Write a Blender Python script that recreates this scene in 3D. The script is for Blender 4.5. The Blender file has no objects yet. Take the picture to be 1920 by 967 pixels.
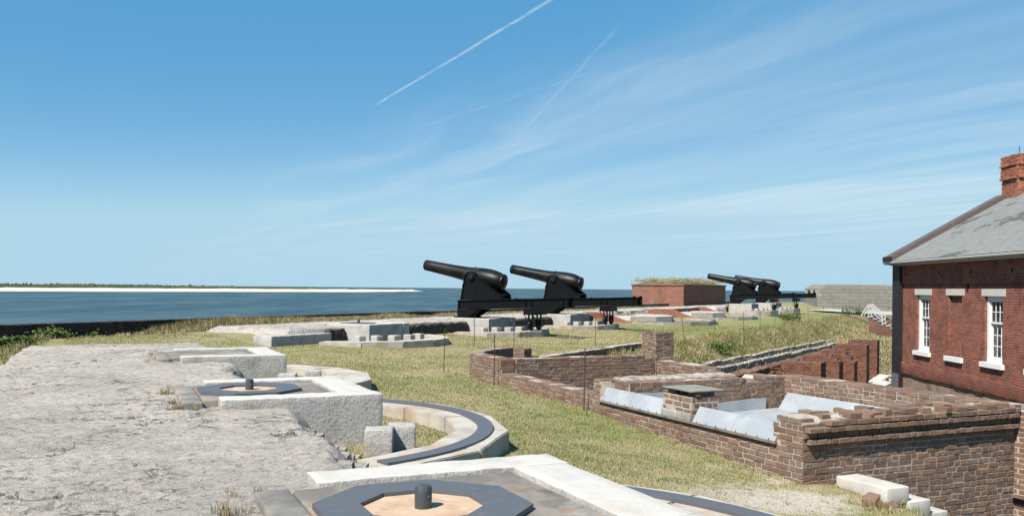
import bpy, bmesh, math, random
import numpy as np
from mathutils import Vector, Matrix, noise as mnoise

random.seed(7)
RNG = np.random.default_rng(11)
R = math.radians
SC = bpy.context.scene
COL = SC.collection

# ------------------------------------------------------------------ camera, sky, sun, exposure
EYE = Vector((0, 0, 1.8))
cam_d = bpy.data.cameras.new('camera')
cam = bpy.data.objects.new('camera', cam_d)
COL.objects.link(cam)
cam.location = EYE
cam.rotation_euler = (R(90), R(-0.5), 0)
cam_d.sensor_width = 36
cam_d.lens = 36 * 1650 / 1920
cam_d.shift_y = 57 / 1920
cam_d.clip_start = 0.1
cam_d.clip_end = 120000
SC.camera = cam

SUN_EL = R(50)
SUN_H = Vector((-0.63, -0.776)).normalized()          # horizontal direction towards the sun
sun_vec = Vector((SUN_H.x * math.cos(SUN_EL), SUN_H.y * math.cos(SUN_EL), math.sin(SUN_EL)))
sd = bpy.data.lights.new('sun', 'SUN')
sd.energy = 5.0
sd.angle = R(0.53)
sd.color = (1.0, 0.945, 0.86)
sun = bpy.data.objects.new('sun', sd)
COL.objects.link(sun)
sun.rotation_euler = sun_vec.to_track_quat('Z', 'Y').to_euler()
sun.location = (-30, -30, 60)

SC.view_settings.view_transform = 'Standard'
SC.view_settings.look = 'None'
SC.view_settings.exposure = 1.0
SC.view_settings.gamma = 1.0
SC.view_settings.use_curve_mapping = False
SC.cycles.max_bounces = 6


class G:
    """small wrapper round a node tree"""
    def __init__(self, nt):
        self.nt = nt

    def node(self, typ, ins=None, **props):
        n = self.nt.nodes.new(typ)
        for k, v in props.items():
            setattr(n, k, v)
        for k, v in (ins or {}).items():
            self.set(n.inputs[k], v)
        return n

    def set(self, sock, v):
        if hasattr(v, 'is_output'):
            self.nt.links.new(v, sock)
        else:
            if sock.type == 'RGBA' and len(v) == 3:
                v = (*v, 1)
            sock.default_value = v

    def pos(self):
        return self.node('ShaderNodeNewGeometry').outputs['Position']

    def math(self, op, a, b=None, c=None, clamp=False):
        n = self.node('ShaderNodeMath', operation=op, use_clamp=clamp)
        for i, v in enumerate((a, b, c)):
            if v is not None:
                self.set(n.inputs[i], v)
        return n.outputs[0]

    def vmath(self, op, a, b=None, out=0):
        n = self.node('ShaderNodeVectorMath', operation=op)
        self.set(n.inputs[0], a)
        if b is not None:
            self.set(n.inputs[3 if op == 'SCALE' else 1], b)
        return n.outputs['Value' if op in ('DOT_PRODUCT', 'LENGTH') else 'Vector']

    def noise(self, vec, scale, detail=4, rough=0.55, dist=0.0):
        n = self.node('ShaderNodeTexNoise', {'Vector': vec, 'Scale': scale, 'Detail': detail, 'Roughness': rough, 'Distortion': dist})
        return n.outputs['Fac']

    def step(self, v, lo, hi, smooth=True):
        n = self.node('ShaderNodeMapRange', {'Value': v, 'From Min': lo, 'From Max': hi})
        n.interpolation_type = 'SMOOTHSTEP' if smooth else 'LINEAR'
        return n.outputs[0]

    def mix(self, fac, a, b, mode='MIX'):
        n = self.node('ShaderNodeMix', data_type='RGBA', blend_type=mode)
        self.set(n.inputs[0], fac)
        self.set(n.inputs[6], a)
        self.set(n.inputs[7], b)
        return n.outputs[2]

    def xyz(self, x, y, z):
        return self.node('ShaderNodeCombineXYZ', {0: x, 1: y, 2: z}).outputs[0]

    def sep(self, v):
        return self.node('ShaderNodeSeparateXYZ', {0: v}).outputs

    def bump(self, h, strength, dist, normal=None):
        ins = {'Height': h, 'Strength': strength, 'Distance': dist}
        if normal is not None:
            ins['Normal'] = normal
        return self.node('ShaderNodeBump', ins).outputs[0]


world = bpy.data.worlds.new('World')
SC.world = world
world.use_nodes = True
wg = G(world.node_tree)
world.node_tree.nodes.clear()
sky = wg.node('ShaderNodeTexSky', sky_type='NISHITA')
sky.sun_disc = False
sky.sun_elevation = SUN_EL
sky.sun_rotation = math.atan2(SUN_H.x, SUN_H.y)
sky.altitude = 0
sky.air_density = 0.4
sky.dust_density = 0.0
sky.ozone_density = 6.0
# thin cirrus and contrails on a flat layer high overhead (x/z, y/z), the same all round
wdir = wg.vmath('NORMALIZE', wg.node('ShaderNodeTexCoord').outputs['Generated'])
ws = wg.sep(wdir)
wz = wg.math('MAXIMUM', ws[2], 0.02)
lay = wg.xyz(wg.math('DIVIDE', ws[0], wz), wg.math('DIVIDE', ws[1], wz), 0.0)
warp = wg.node('ShaderNodeTexNoise', {'Vector': lay, 'Scale': 0.35, 'Detail': 3.0})
layw = wg.vmath('ADD', lay, wg.vmath('SCALE', wg.vmath('SUBTRACT', warp.outputs['Color'], (0.5, 0.5, 0.5)), 0.9))
across = wg.vmath('DOT_PRODUCT', layw, (0.9, 0.436, 0.0))
along = wg.vmath('DOT_PRODUCT', layw, (-0.436, 0.9, 0.0))
fib = wg.noise(wg.xyz(wg.math('MULTIPLY', across, 1.0), wg.math('MULTIPLY', along, 0.16), 0.0), 1.3, 6, 0.52, 0.5)
big = wg.noise(wg.xyz(wg.math('MULTIPLY', across, 0.30), wg.math('MULTIPLY', along, 0.10), 3.7), 1.0, 3, 0.5)
cov = wg.math('MULTIPLY', wg.step(fib, 0.40, 0.80), wg.step(big, 0.34, 0.62))
cov = wg.math('MULTIPLY', cov, wg.step(across, 1.1, 2.6))
band = wg.math('MULTIPLY', wg.step(wg.math('ABSOLUTE', wg.math('SUBTRACT', across, 2.75)), 1.35, 0.0), wg.math('MULTIPLY', wg.step(fib, 0.20, 0.80), 0.62))
cov = wg.math('ADD', cov, wg.math('MULTIPLY', band, wg.step(along, 10.5, 6.0)))
veil = wg.math('MULTIPLY', wg.step(across, 1.5, 6.0), 0.34)
cov = wg.math('ADD', wg.math('MULTIPLY', cov, 0.36), wg.math('MULTIPLY', veil, wg.step(fib, 0.25, 0.75)))


def contrail(p0, p1, w, amt, patch):
    p0 = Vector(p0); p1 = Vector(p1)
    d = (p1 - p0); L = d.length; d.normalize()
    n = Vector((-d.y, d.x))
    wob = wg.math('MULTIPLY', wg.math('SUBTRACT', wg.noise(lay, 2.2, 3), 0.5), w * 1.6)
    off = wg.math('ADD', wg.math('SUBTRACT', wg.vmath('DOT_PRODUCT', lay, (n.x, n.y, 0)), n.dot(p0)), wob)
    t = wg.math('SUBTRACT', wg.vmath('DOT_PRODUCT', lay, (d.x, d.y, 0)), d.dot(p0))
    m = wg.step(wg.math('ABSOLUTE', off), w, 0.0)
    e = wg.math('MULTIPLY', wg.step(t, 0.0, L * 0.12), wg.step(t, L, L * 0.9))
    br = wg.step(wg.noise(lay, patch, 5, 0.7), 0.25, 0.6)
    return wg.math('MULTIPLY', wg.math('MULTIPLY', m, e), wg.math('MULTIPLY', br, amt))


for c in (contrail((-0.803, 4.93), (0.30, 2.70), 0.015, 0.50, 9.0),
          contrail((0.06, 5.6), (0.407, 3.28), 0.016, 0.15, 2.5),
          contrail((-0.66, 5.62), (0.42, 3.97), 0.018, 0.12, 2.5)):
    cov = wg.math('ADD', cov, c)
cov = wg.math('MULTIPLY', cov, wg.step(ws[2], -0.01, 0.11), clamp=True)
# colour grade of the sky: the clear, hazy-pale coastal blue of the photograph, by channel
sp = wg.node('ShaderNodeSeparateColor', {0: sky.outputs[0]}).outputs
grade = []
for c, i0, i1, o0, o1 in zip(sp, (0.045, 0.12, 0.29), (0.31, 0.535, 0.90), (0.084, 0.342, 0.625), (0.435, 0.655, 0.795)):
    grade.append(wg.math('MULTIPLY', wg.math('ADD', wg.math('MULTIPLY', wg.step(wg.math('MULTIPLY', c, 0.15), i0, i1), o1 - o0), o0), 1 / 0.15))
skycol = wg.node('ShaderNodeCombineColor', {0: grade[0], 1: grade[1], 2: grade[2]}).outputs[0]
skycol = wg.mix(cov, skycol, (4.5, 5.4, 6.0))
bg = wg.node('ShaderNodeBackground', {'Color': skycol, 'Strength': 0.077})
wo = wg.node('ShaderNodeOutputWorld', {'Surface': bg.outputs[0]})

# ------------------------------------------------------------------ frames of the fort
# line 1: the near rampart (guns firing to the left); line 2: the far rampart with the cannons
A1 = R(24.3)
V1 = Vector((math.cos(A1), math.sin(A1)))        # inwards from line 1
U1 = Vector((-math.sin(A1), math.cos(A1)))       # along line 1, away from the viewer
O1 = Vector((-3.3, 11.1))                        # pintle of the second platform
A2 = R(-29.0)
V2 = Vector((math.cos(A2), math.sin(A2)))
U2 = Vector((-math.sin(A2), math.cos(A2)))
O2 = Vector((-1.62, 38.6))                       # pintle under the nearest cannon


def F1(x, y, z=0.0):
    p = O1 + V1 * x + U1 * y
    return Vector((p.x, p.y, z))


def F2(x, y, z=0.0):
    p = O2 + V2 * x + U2 * y
    return Vector((p.x, p.y, z))


# ------------------------------------------------------------------ numpy noise
def _h(ix, iy, seed):
    h = (ix * 374761393 + iy * 668265263 + seed * 1442695041) & 0x7fffffff
    h = ((h ^ (h >> 13)) * 1274126177) & 0x7fffffff
    return ((h ^ (h >> 16)) & 0xffff) / 65535.0


def vnoise(x, y, seed=0):
    x = np.asarray(x, float); y = np.asarray(y, float)
    ix = np.floor(x).astype(np.int64); iy = np.floor(y).astype(np.int64)
    fx = x - ix; fy = y - iy
    fx = fx * fx * (3 - 2 * fx); fy = fy * fy * (3 - 2 * fy)
    a = _h(ix, iy, seed); b = _h(ix + 1, iy, seed); c = _h(ix, iy + 1, seed); d = _h(ix + 1, iy + 1, seed)
    return (a * (1 - fx) + b * fx) * (1 - fy) + (c * (1 - fx) + d * fx) * fy


def fbm(x, y, oct=4, seed=0, gain=0.5):
    x = np.asarray(x, float); y = np.asarray(y, float)
    t = 0.0; a = 1.0; s = 0.0; f = 1.0
    for i in range(oct):
        t = t + a * vnoise(x * f, y * f, seed + i * 17)
        s += a; a *= gain; f *= 2.03
    return t / s


def sstep(a, b, v):
    t = np.clip((v - a) / (b - a), 0, 1)
    return t * t * (3 - 2 * t)


# ------------------------------------------------------------------ mesh helpers
def tag(o, label=None, cat=None, group=None, kind=None):
    if label: o['label'] = label
    if cat: o['category'] = cat
    if group: o['group'] = group
    if kind: o['kind'] = kind
    return o


def empty(name, loc=(0, 0, 0), rz=0.0):
    o = bpy.data.objects.new(name, None)
    COL.objects.link(o)
    o.location = loc
    o.rotation_euler = (0, 0, rz)
    o.empty_display_size = 0.2
    return o


def link(name, me, mat=None, parent=None, loc=None):
    o = bpy.data.objects.new(name, me)
    COL.objects.link(o)
    if mat is not None and not me.materials:
        me.materials.append(mat)
    if parent is not None:
        o.parent = parent
    if loc is not None:
        o.location = loc
    return o


def mesh_np(name, v, f, smooth=False):
    """v (N,3), f (M,k) with k = 3 or 4"""
    me = bpy.data.meshes.new(name)
    v = np.asarray(v, np.float32); f = np.asarray(f, np.int32)
    k = f.shape[1]
    me.vertices.add(len(v)); me.vertices.foreach_set('co', v.ravel())
    me.loops.add(f.size); me.loops.foreach_set('vertex_index', f.ravel())
    me.polygons.add(len(f))
    me.polygons.foreach_set('loop_start', np.arange(0, f.size, k, dtype=np.int32))
    me.polygons.foreach_set('loop_total', np.full(len(f), k, np.int32))
    me.polygons.foreach_set('use_smooth', np.full(len(f), bool(smooth)))
    me.update(calc_edges=True)
    return me


def vcol(me, name, cols):
    at = me.color_attributes.new(name, 'FLOAT_COLOR', 'POINT')
    c = np.ones((len(cols), 4), np.float32); c[:, :3] = cols
    at.data.foreach_set('color', c.ravel())


class MB:
    def __init__(self):
        self.v = []; self.f = []

    def add(self, vs, fs):
        n = len(self.v)
        self.v += [tuple(p) for p in vs]
        self.f += [tuple(i + n for i in q) for q in fs]
        return self

    def box(self, x0, x1, y0, y1, z0, z1):
        return self.add([(x0, y0, z0), (x1, y0, z0), (x1, y1, z0), (x0, y1, z0), (x0, y0, z1), (x1, y0, z1), (x1, y1, z1), (x0, y1, z1)],
                        [(0, 3, 2, 1), (4, 5, 6, 7), (0, 1, 5, 4), (1, 2, 6, 5), (2, 3, 7, 6), (3, 0, 4, 7)])

    def prism(self, poly, axis, a, b):
        """poly: 2d points; axis 'y': (x,z) extruded along y, 'z': (x,y) along z, 'x': (y,z) along x"""
        def p3(p, t):
            return {'y': (p[0], t, p[1]), 'z': (p[0], p[1], t), 'x': (t, p[0], p[1])}[axis]
        n = len(poly)
        vs = [p3(p, a) for p in poly] + [p3(p, b) for p in poly]
        fs = [tuple(range(n))[::-1], tuple(range(n, 2 * n))] + [(i, (i + 1) % n, n + (i + 1) % n, n + i) for i in range(n)]
        return self.add(vs, fs)

    def cyl(self, p0, p1, r0, r1=None, n=12, caps=True):
        r1 = r0 if r1 is None else r1
        p0 = Vector(p0); p1 = Vector(p1)
        d = (p1 - p0).normalized()
        a = d.orthogonal().normalized(); b = d.cross(a)
        vs = []
        for p, r in ((p0, r0), (p1, r1)):
            vs += [p + (a * math.cos(2 * math.pi * i / n) + b * math.sin(2 * math.pi * i / n)) * r for i in range(n)]
        fs = [(i, (i + 1) % n, n + (i + 1) % n, n + i) for i in range(n)]
        if caps:
            fs += [tuple(range(n))[::-1], tuple(range(n, 2 * n))]
        return self.add(vs, fs)

    def lathe(self, prof, origin, axis, n=28):
        """prof: (s, r) along axis"""
        o = Vector(origin); d = Vector(axis).normalized()
        a = d.orthogonal().normalized(); b = d.cross(a)
        vs = []; fs = []
        for s, r in prof:
            vs += [o + d * s + (a * math.cos(2 * math.pi * i / n) + b * math.sin(2 * math.pi * i / n)) * max(r, 1e-4) for i in range(n)]
        for j in range(len(prof) - 1):
            for i in range(n):
                fs.append((j * n + i, j * n + (i + 1) % n, (j + 1) * n + (i + 1) % n, (j + 1) * n + i))
        return self.add(vs, fs)

    def mesh(self, name, recalc=True):
        me = bpy.data.meshes.new(name)
        me.from_pydata([tuple(p) for p in self.v], [], self.f)
        if recalc:
            bm = bmesh.new(); bm.from_mesh(me)
            bmesh.ops.recalc_face_normals(bm, faces=bm.faces)
            bm.to_mesh(me); bm.free()
        me.update()
        return me

    def build(self, name, mat, parent=None, smooth=None, loc=None):
        me = self.mesh(name)
        if smooth:
            me.polygons.foreach_set('use_smooth', [True] * len(me.polygons))
            me.set_sharp_from_angle(angle=R(smooth))
        return link(name, me, mat, parent, loc)


def stone_mesh(name, x0, x1, y0, y1, z0, z1, bev=0.02, amp=0.008, res=0.12, seed=0, freq=5.0):
    """a cut stone: bevelled, subdivided and roughened box"""
    bm = bmesh.new()
    bmesh.ops.create_cube(bm, size=1)
    for v in bm.verts:
        v.co = Vector(((x0 + x1) / 2 + v.co.x * (x1 - x0), (y0 + y1) / 2 + v.co.y * (y1 - y0), (z0 + z1) / 2 + v.co.z * (z1 - z0)))
    for ax, (a, b) in enumerate(((x0, x1), (y0, y1), (z0, z1))):
        n = int((b - a) / res)
        for i in range(1, n):
            no = [0, 0, 0]; no[ax] = 1
            co = [0, 0, 0]; co[ax] = a + (b - a) * i / n
            bmesh.ops.bisect_plane(bm, geom=bm.verts[:] + bm.edges[:] + bm.faces[:], plane_co=co, plane_no=no)
    es = [e for e in bm.edges if len(e.link_faces) == 2 and e.calc_face_angle() > 0.5]
    bmesh.ops.bevel(bm, geom=es, offset=bev, segments=2, affect='EDGES', profile=0.5)
    for v in bm.verts:
        p = v.co * freq + Vector((seed * 7.1, seed * 3.3, seed * 1.7))
        v.co += mnoise.noise_vector(p) * amp + mnoise.noise_vector(p * 3.1) * amp * 0.5
    me = bpy.data.meshes.new(name)
    bm.to_mesh(me); bm.free()
    me.polygons.foreach_set('use_smooth', [True] * len(me.polygons))
    me.set_sharp_from_angle(angle=R(50))
    return me


# ------------------------------------------------------------------ materials
MATS = {}
ALB = 0.72            # overall albedo level for this exposure


def material(name, fn):
    m = bpy.data.materials.new(name)
    m.use_nodes = True
    nt = m.node_tree
    nt.nodes.clear()
    g = G(nt)
    p = g.node('ShaderNodeBsdfPrincipled')
    out = g.node('ShaderNodeOutputMaterial')
    nt.links.new(p.outputs[0], out.inputs[0])
    p.inputs['Specular IOR Level'].default_value = 0.3
    fn(g, p)
    MATS[name] = m
    return m


def layered(name, base, layers, rough=0.85, bumps=(), spec=0.3, metal=0.0):
    """base colour plus noise layers (scale, lo, hi, colour[, detail, strength]); bumps (scale, strength, dist[, detail])"""
    def fn(g, p):
        pos = g.pos()
        c = base
        for i, l in enumerate(layers):
            sc, lo, hi, col = l[:4]
            det = l[4] if len(l) > 4 else 5
            st = l[5] if len(l) > 5 else 1.0
            f = g.step(g.noise(g.vmath('ADD', pos, (i * 5.3, i * 2.7, i * 9.1)), sc, det, 0.6), lo, hi)
            if st != 1.0:
                f = g.math('MULTIPLY', f, st)
            c = g.mix(f, c, col)
        g.set(p.inputs['Base Color'], g.mix(1.0, c, (ALB, ALB, ALB), 'MULTIPLY'))
        p.inputs['Roughness'].default_value = rough
        p.inputs['Specular IOR Level'].default_value = spec
        p.inputs['Metallic'].default_value = metal
        nm = None
        for b in bumps:
            nm = g.bump(g.noise(pos, b[0], b[3] if len(b) > 3 else 5, 0.65), b[1], b[2], nm)
        if nm is not None:
            g.set(p.inputs['Normal'], nm)
    return material(name, fn)


layered('granite', (0.60, 0.565, 0.52), [(2.2, 0.45, 0.75, (0.50, 0.465, 0.42)), (110, 0.56, 0.68, (0.30, 0.29, 0.28), 2, 0.7),
        (160, 0.58, 0.66, (0.72, 0.70, 0.68), 2, 0.8), (1.1, 0.60, 0.78, (0.36, 0.31, 0.26), 6, 0.6)], 0.8, [(60, 0.5, 0.008), (14, 0.35, 0.02)])
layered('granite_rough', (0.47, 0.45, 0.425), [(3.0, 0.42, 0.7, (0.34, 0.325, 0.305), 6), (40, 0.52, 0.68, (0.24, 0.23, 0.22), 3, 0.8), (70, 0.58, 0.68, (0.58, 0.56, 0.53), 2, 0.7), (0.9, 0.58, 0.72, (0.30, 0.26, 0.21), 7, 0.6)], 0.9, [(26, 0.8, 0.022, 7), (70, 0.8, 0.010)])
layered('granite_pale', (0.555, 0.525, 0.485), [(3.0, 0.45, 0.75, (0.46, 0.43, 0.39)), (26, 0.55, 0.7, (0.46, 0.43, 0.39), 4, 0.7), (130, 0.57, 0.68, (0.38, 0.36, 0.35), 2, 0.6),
        (0.8, 0.62, 0.76, (0.45, 0.36, 0.28), 6, 0.5)], 0.8, [(70, 0.5, 0.006), (18, 0.3, 0.015)])
layered('curb_stone', (0.50, 0.46, 0.405), [(2.5, 0.42, 0.7, (0.37, 0.335, 0.285)), (1.3, 0.50, 0.66, (0.42, 0.27, 0.16), 7, 0.8),
        (90, 0.57, 0.68, (0.30, 0.28, 0.26), 2, 0.6), (0.9, 0.60, 0.72, (0.22, 0.20, 0.18), 7, 0.6)], 0.85, [(40, 0.5, 0.008)])
layered('old_concrete', (0.36, 0.335, 0.31), [(1.8, 0.42, 0.7, (0.25, 0.235, 0.22)), (5.0, 0.55, 0.7, (0.45, 0.42, 0.38)),
        (0.9, 0.58, 0.68, (0.16, 0.145, 0.13), 8, 0.7)], 0.9, [(30, 0.6, 0.012), (90, 0.4, 0.004)])
layered('stained_floor', (0.17, 0.15, 0.135), [(2.4, 0.42, 0.62, (0.27, 0.235, 0.20), 7), (3.0, 0.57, 0.68, (0.36, 0.17, 0.075), 7, 0.8),
        (1.2, 0.54, 0.66, (0.075, 0.07, 0.066), 7, 0.85), (0.8, 0.62, 0.70, (0.45, 0.42, 0.37), 8, 0.8)], 0.85, [(25, 0.5, 0.01)])
layered('slate_paving', (0.245, 0.225, 0.20), [(3.0, 0.42, 0.66, (0.165, 0.155, 0.142), 7), (4, 0.54, 0.68, (0.34, 0.27, 0.20), 7), (1.6, 0.58, 0.7, (0.40, 0.37, 0.33), 7)], 0.85, [(20, 0.5, 0.012)])
layered('rusty_floor', (0.52, 0.37, 0.26), [(4.0, 0.45, 0.70, (0.44, 0.26, 0.16), 7), (9, 0.5, 0.70, (0.58, 0.47, 0.37), 6), (2.5, 0.6, 0.74, (0.32, 0.17, 0.10), 6, 0.8)], 0.9, [(40, 0.4, 0.006)])
layered('iron_plate', (0.098, 0.101, 0.112), [(9, 0.55, 0.75, (0.13, 0.13, 0.145), 5), (24, 0.63, 0.70, (0.20, 0.105, 0.06), 4, 0.85), (2.0, 0.62, 0.75, (0.16, 0.11, 0.085), 6, 0.5)], 0.55, [(60, 0.35, 0.004)], spec=0.5)
layered('black_iron', (0.0030, 0.0036, 0.0045), [(3.0, 0.5, 0.75, (0.0065, 0.0070, 0.0078), 6), (7, 0.62, 0.74, (0.012, 0.011, 0.010), 6, 0.6)], 0.45, [(30, 0.15, 0.006)], spec=0.16)
layered('barrel_iron', (0.0038, 0.0046, 0.0055), [(1.3, 0.47, 0.55, (0.014, 0.0135, 0.0135), 7), (14, 0.60, 0.74, (0.022, 0.021, 0.020), 5, 0.4)], 0.42, [(24, 0.3, 0.012)], spec=0.20)
layered('pintle_iron', (0.05, 0.058, 0.065), [(22, 0.55, 0.72, (0.11, 0.11, 0.115), 5), (14, 0.64, 0.72, (0.13, 0.075, 0.05), 5)], 0.42, [(50, 0.3, 0.004)], spec=0.6)
layered('rust_rod', (0.060, 0.040, 0.030), [(30, 0.5, 0.7, (0.11, 0.055, 0.032), 4)], 0.85, [])
layered('mortar', (0.43, 0.38, 0.325), [(4, 0.45, 0.7, (0.28, 0.24, 0.20), 6), (2, 0.6, 0.75, (0.52, 0.47, 0.41), 6)], 0.95, [(40, 0.6, 0.012)])
layered('dark_mortar', (0.10, 0.085, 0.072), [(4, 0.5, 0.7, (0.16, 0.13, 0.11), 6)], 0.95, [(40, 0.6, 0.012)])
layered('lime_cap', (0.42, 0.365, 0.31), [(5, 0.42, 0.62, (0.24, 0.185, 0.145), 7), (2.2, 0.56, 0.7, (0.62, 0.58, 0.53), 7), (11, 0.6, 0.72, (0.20, 0.16, 0.13), 5)], 0.95, [(22, 0.8, 0.03), (70, 0.5, 0.008)])
layered('tabby_shaded', (0.085, 0.075, 0.065), [(5, 0.45, 0.65, (0.035, 0.031, 0.028), 7), (9, 0.58, 0.7, (0.26, 0.23, 0.195), 6)], 0.95, [(14, 0.9, 0.06), (50, 0.6, 0.015)])  # weathered concrete with its shade painted in as a near-black colour
layered('tin', (0.305, 0.332, 0.362), [(1.5, 0.42, 0.66, (0.38, 0.405, 0.43), 5), (5, 0.52, 0.72, (0.27, 0.28, 0.285), 7, 0.6), (18, 0.69, 0.74, (0.30, 0.27, 0.24), 4, 0.7)], 0.6, [(8, 0.08, 0.01), (40, 0.1, 0.003)], spec=0.3)
layered('old_timber', (0.22, 0.19, 0.16), [(6, 0.45, 0.7, (0.12, 0.10, 0.085), 6)], 0.9, [(30, 0.5, 0.01)])
layered('cap_board', (0.27, 0.25, 0.215), [(4, 0.45, 0.7, (0.19, 0.175, 0.15), 6)], 0.85, [(30, 0.4, 0.006)])
layered('white_paint', (0.80, 0.80, 0.78), [(5, 0.55, 0.8, (0.70, 0.70, 0.68), 5)], 0.5, [])
layered('sandstone', (0.56, 0.54, 0.48), [(6, 0.5, 0.8, (0.46, 0.44, 0.39), 5)], 0.85, [(50, 0.3, 0.004)])
layered('black_cladding', (0.020, 0.017, 0.017), [(2, 0.5, 0.75, (0.033, 0.029, 0.028), 5)], 0.6, [(9, 0.15, 0.01)], spec=0.3)
layered('lead_flashing', (0.14, 0.14, 0.15), [(5, 0.5, 0.75, (0.09, 0.09, 0.095), 5)], 0.6, [])
layered('copper_brown', (0.11, 0.085, 0.078), [(3, 0.5, 0.75, (0.15, 0.12, 0.11), 5)], 0.65, [])
layered('rail_paint', (0.46, 0.46, 0.45), [(5, 0.5, 0.8, (0.36, 0.36, 0.35), 5)], 0.7, [])
layered('gutter', (0.42, 0.43, 0.415), [(3, 0.5, 0.75, (0.40, 0.41, 0.40), 5)], 0.55, [])
layered('far_concrete', (0.31, 0.28, 0.24), [(0.7, 0.42, 0.64, (0.17, 0.155, 0.135), 8), (0.25, 0.5, 0.7, (0.33, 0.30, 0.26), 6), (3.0, 0.58, 0.7, (0.13, 0.12, 0.105), 6, 0.8)], 0.95, [(1.5, 0.7, 0.25), (6, 0.5, 0.06)])
layered('pale_path', (0.46, 0.44, 0.42), [(0.6, 0.45, 0.7, (0.36, 0.345, 0.33), 6)], 0.95, [(8, 0.3, 0.02)])
layered('sand', (0.66, 0.59, 0.50), [(0.006, 0.45, 0.65, (0.55, 0.48, 0.39), 6), (0.03, 0.55, 0.7, (0.30, 0.29, 0.20), 5, 0.5)], 0.95, [])
layered('rock', (0.09, 0.09, 0.085), [(0.3, 0.5, 0.7, (0.15, 0.145, 0.14), 5)], 0.95, [])
layered('far_scrub', (0.055, 0.072, 0.030), [(0.02, 0.42, 0.62, (0.085, 0.092, 0.045), 6), (0.06, 0.55, 0.72, (0.035, 0.050, 0.024), 5)], 0.95, [])
layered('rubble', (0.50, 0.46, 0.41), [(4, 0.5, 0.7, (0.36, 0.32, 0.28), 6)], 0.9, [(20, 0.4, 0.01)])
layered('soil', (0.17, 0.135, 0.095), [(3, 0.45, 0.7, (0.23, 0.19, 0.12), 6)], 0.95, [(15, 0.6, 0.03)])
layered('interior_dark', (0.03, 0.028, 0.028), [], 0.9, [])
layered('curtain', (0.62, 0.60, 0.57), [], 0.9, [])


def slab_fn(g, p):
    pos = g.pos()
    st = g.xyz(g.vmath('DOT_PRODUCT', pos, (V1.x * 0.55, V1.y * 0.55, 0)), g.vmath('DOT_PRODUCT', pos, (U1.x, U1.y, 0)), 0.0)
    n1 = g.noise(pos, 1.1, 6, 0.6)
    n2 = g.noise(st, 17, 7, 0.72)
    n3 = g.noise(pos, 62, 3, 0.6)
    n4 = g.noise(st, 3.2, 8, 0.75)
    c = g.mix(g.step(n1, 0.36, 0.64), (0.555, 0.497, 0.437), (0.43, 0.386, 0.343))
    c = g.mix(g.math('MULTIPLY', g.step(n2, 0.50, 0.62), 0.8), c, (0.225, 0.20, 0.178))
    c = g.mix(g.math('MULTIPLY', g.step(n4, 0.56, 0.66), 0.6), c, (0.23, 0.213, 0.196))
    c = g.mix(g.math('MULTIPLY', g.step(n3, 0.55, 0.68), 0.85), c, (0.72, 0.67, 0.61))
    c = g.mix(g.math('MULTIPLY', g.step(g.noise(pos, 0.55, 5, 0.6), 0.56, 0.72), 0.5), c, (0.60, 0.54, 0.46))
    c = g.mix(g.math('MULTIPLY', g.step(g.noise(pos, 0.9, 8, 0.75), 0.60, 0.68), 0.5), c, (0.20, 0.185, 0.17))
    ck = g.step(g.math('ABSOLUTE', g.math('SUBTRACT', g.noise(g.vmath('MULTIPLY', st, (1.0, 0.75, 1.0)), 2.0, 7, 0.62, 0.6), 0.5)), 0.013, 0.003)
    ck = g.math('MULTIPLY', ck, g.step(g.noise(pos, 0.7, 3), 0.46, 0.58))
    c = g.mix(g.math('MULTIPLY', ck, 0.8), c, (0.075, 0.068, 0.06))
    g.set(p.inputs['Base Color'], g.mix(1.0, c, (ALB, ALB, ALB), 'MULTIPLY'))
    p.inputs['Roughness'].default_value = 0.95
    nm = g.bump(n2, 1.0, 0.045)
    nm = g.bump(g.math('SUBTRACT', 1.0, ck), 0.8, 0.03, nm)
    nm = g.bump(n3, 0.9, 0.02, nm)
    nm = g.bump(g.noise(pos, 24, 5, 0.7), 0.7, 0.02, nm)
    g.set(p.inputs['Normal'], nm)


material('tabby_slab', slab_fn)


def lawn_fn(g, p):
    pos = g.pos()
    n1 = g.noise(pos, 0.35, 5, 0.6)
    n2 = g.noise(pos, 1.7, 6, 0.65)
    n3 = g.noise(pos, 18, 5, 0.7)
    n4 = g.noise(pos, 70, 3, 0.6)
    straw = (0.335, 0.285, 0.165); green = (0.19, 0.21, 0.07); olive = (0.265, 0.246, 0.115)
    c = g.mix(g.step(n1, 0.38, 0.62), straw, olive)
    c = g.mix(g.step(n2, 0.50, 0.68), c, green)
    c = g.mix(g.math('MULTIPLY', g.step(n3, 0.5, 0.72), 0.4), c, (0.12, 0.115, 0.05))
    c = g.mix(g.math('MULTIPLY', g.step(n4, 0.55, 0.75), 0.5), c, (0.33, 0.28, 0.17))
    at = g.node('ShaderNodeAttribute', attribute_name='ground')
    gs = g.sep(at.outputs['Color'])
    brk = g.step(g.math('ADD', gs[0], g.math('MULTIPLY', g.math('SUBTRACT', g.noise(pos, 4.5, 7, 0.7), 0.5), 1.4)), 0.35, 0.75)
    c = g.mix(brk, c, g.mix(g.step(n3, 0.4, 0.65), (0.56, 0.50, 0.42), (0.38, 0.33, 0.26)))
    c = g.mix(g.math('MULTIPLY', gs[2], g.step(g.noise(pos, 1.2, 5, 0.65), 0.3, 0.65)), c, (0.165, 0.205, 0.055))
    c = g.mix(gs[1], c, (0.20, 0.155, 0.10))
    g.set(p.inputs['Base Color'], g.mix(1.0, c, (ALB, ALB, ALB), 'MULTIPLY'))
    p.inputs['Roughness'].default_value = 0.95
    p.inputs['Specular IOR Level'].default_value = 0.1
    nm = g.bump(n3, 0.8, 0.03)
    nm = g.bump(n4, 0.6, 0.012, nm)
    g.set(p.inputs['Normal'], nm)


material('lawn', lawn_fn)


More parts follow.
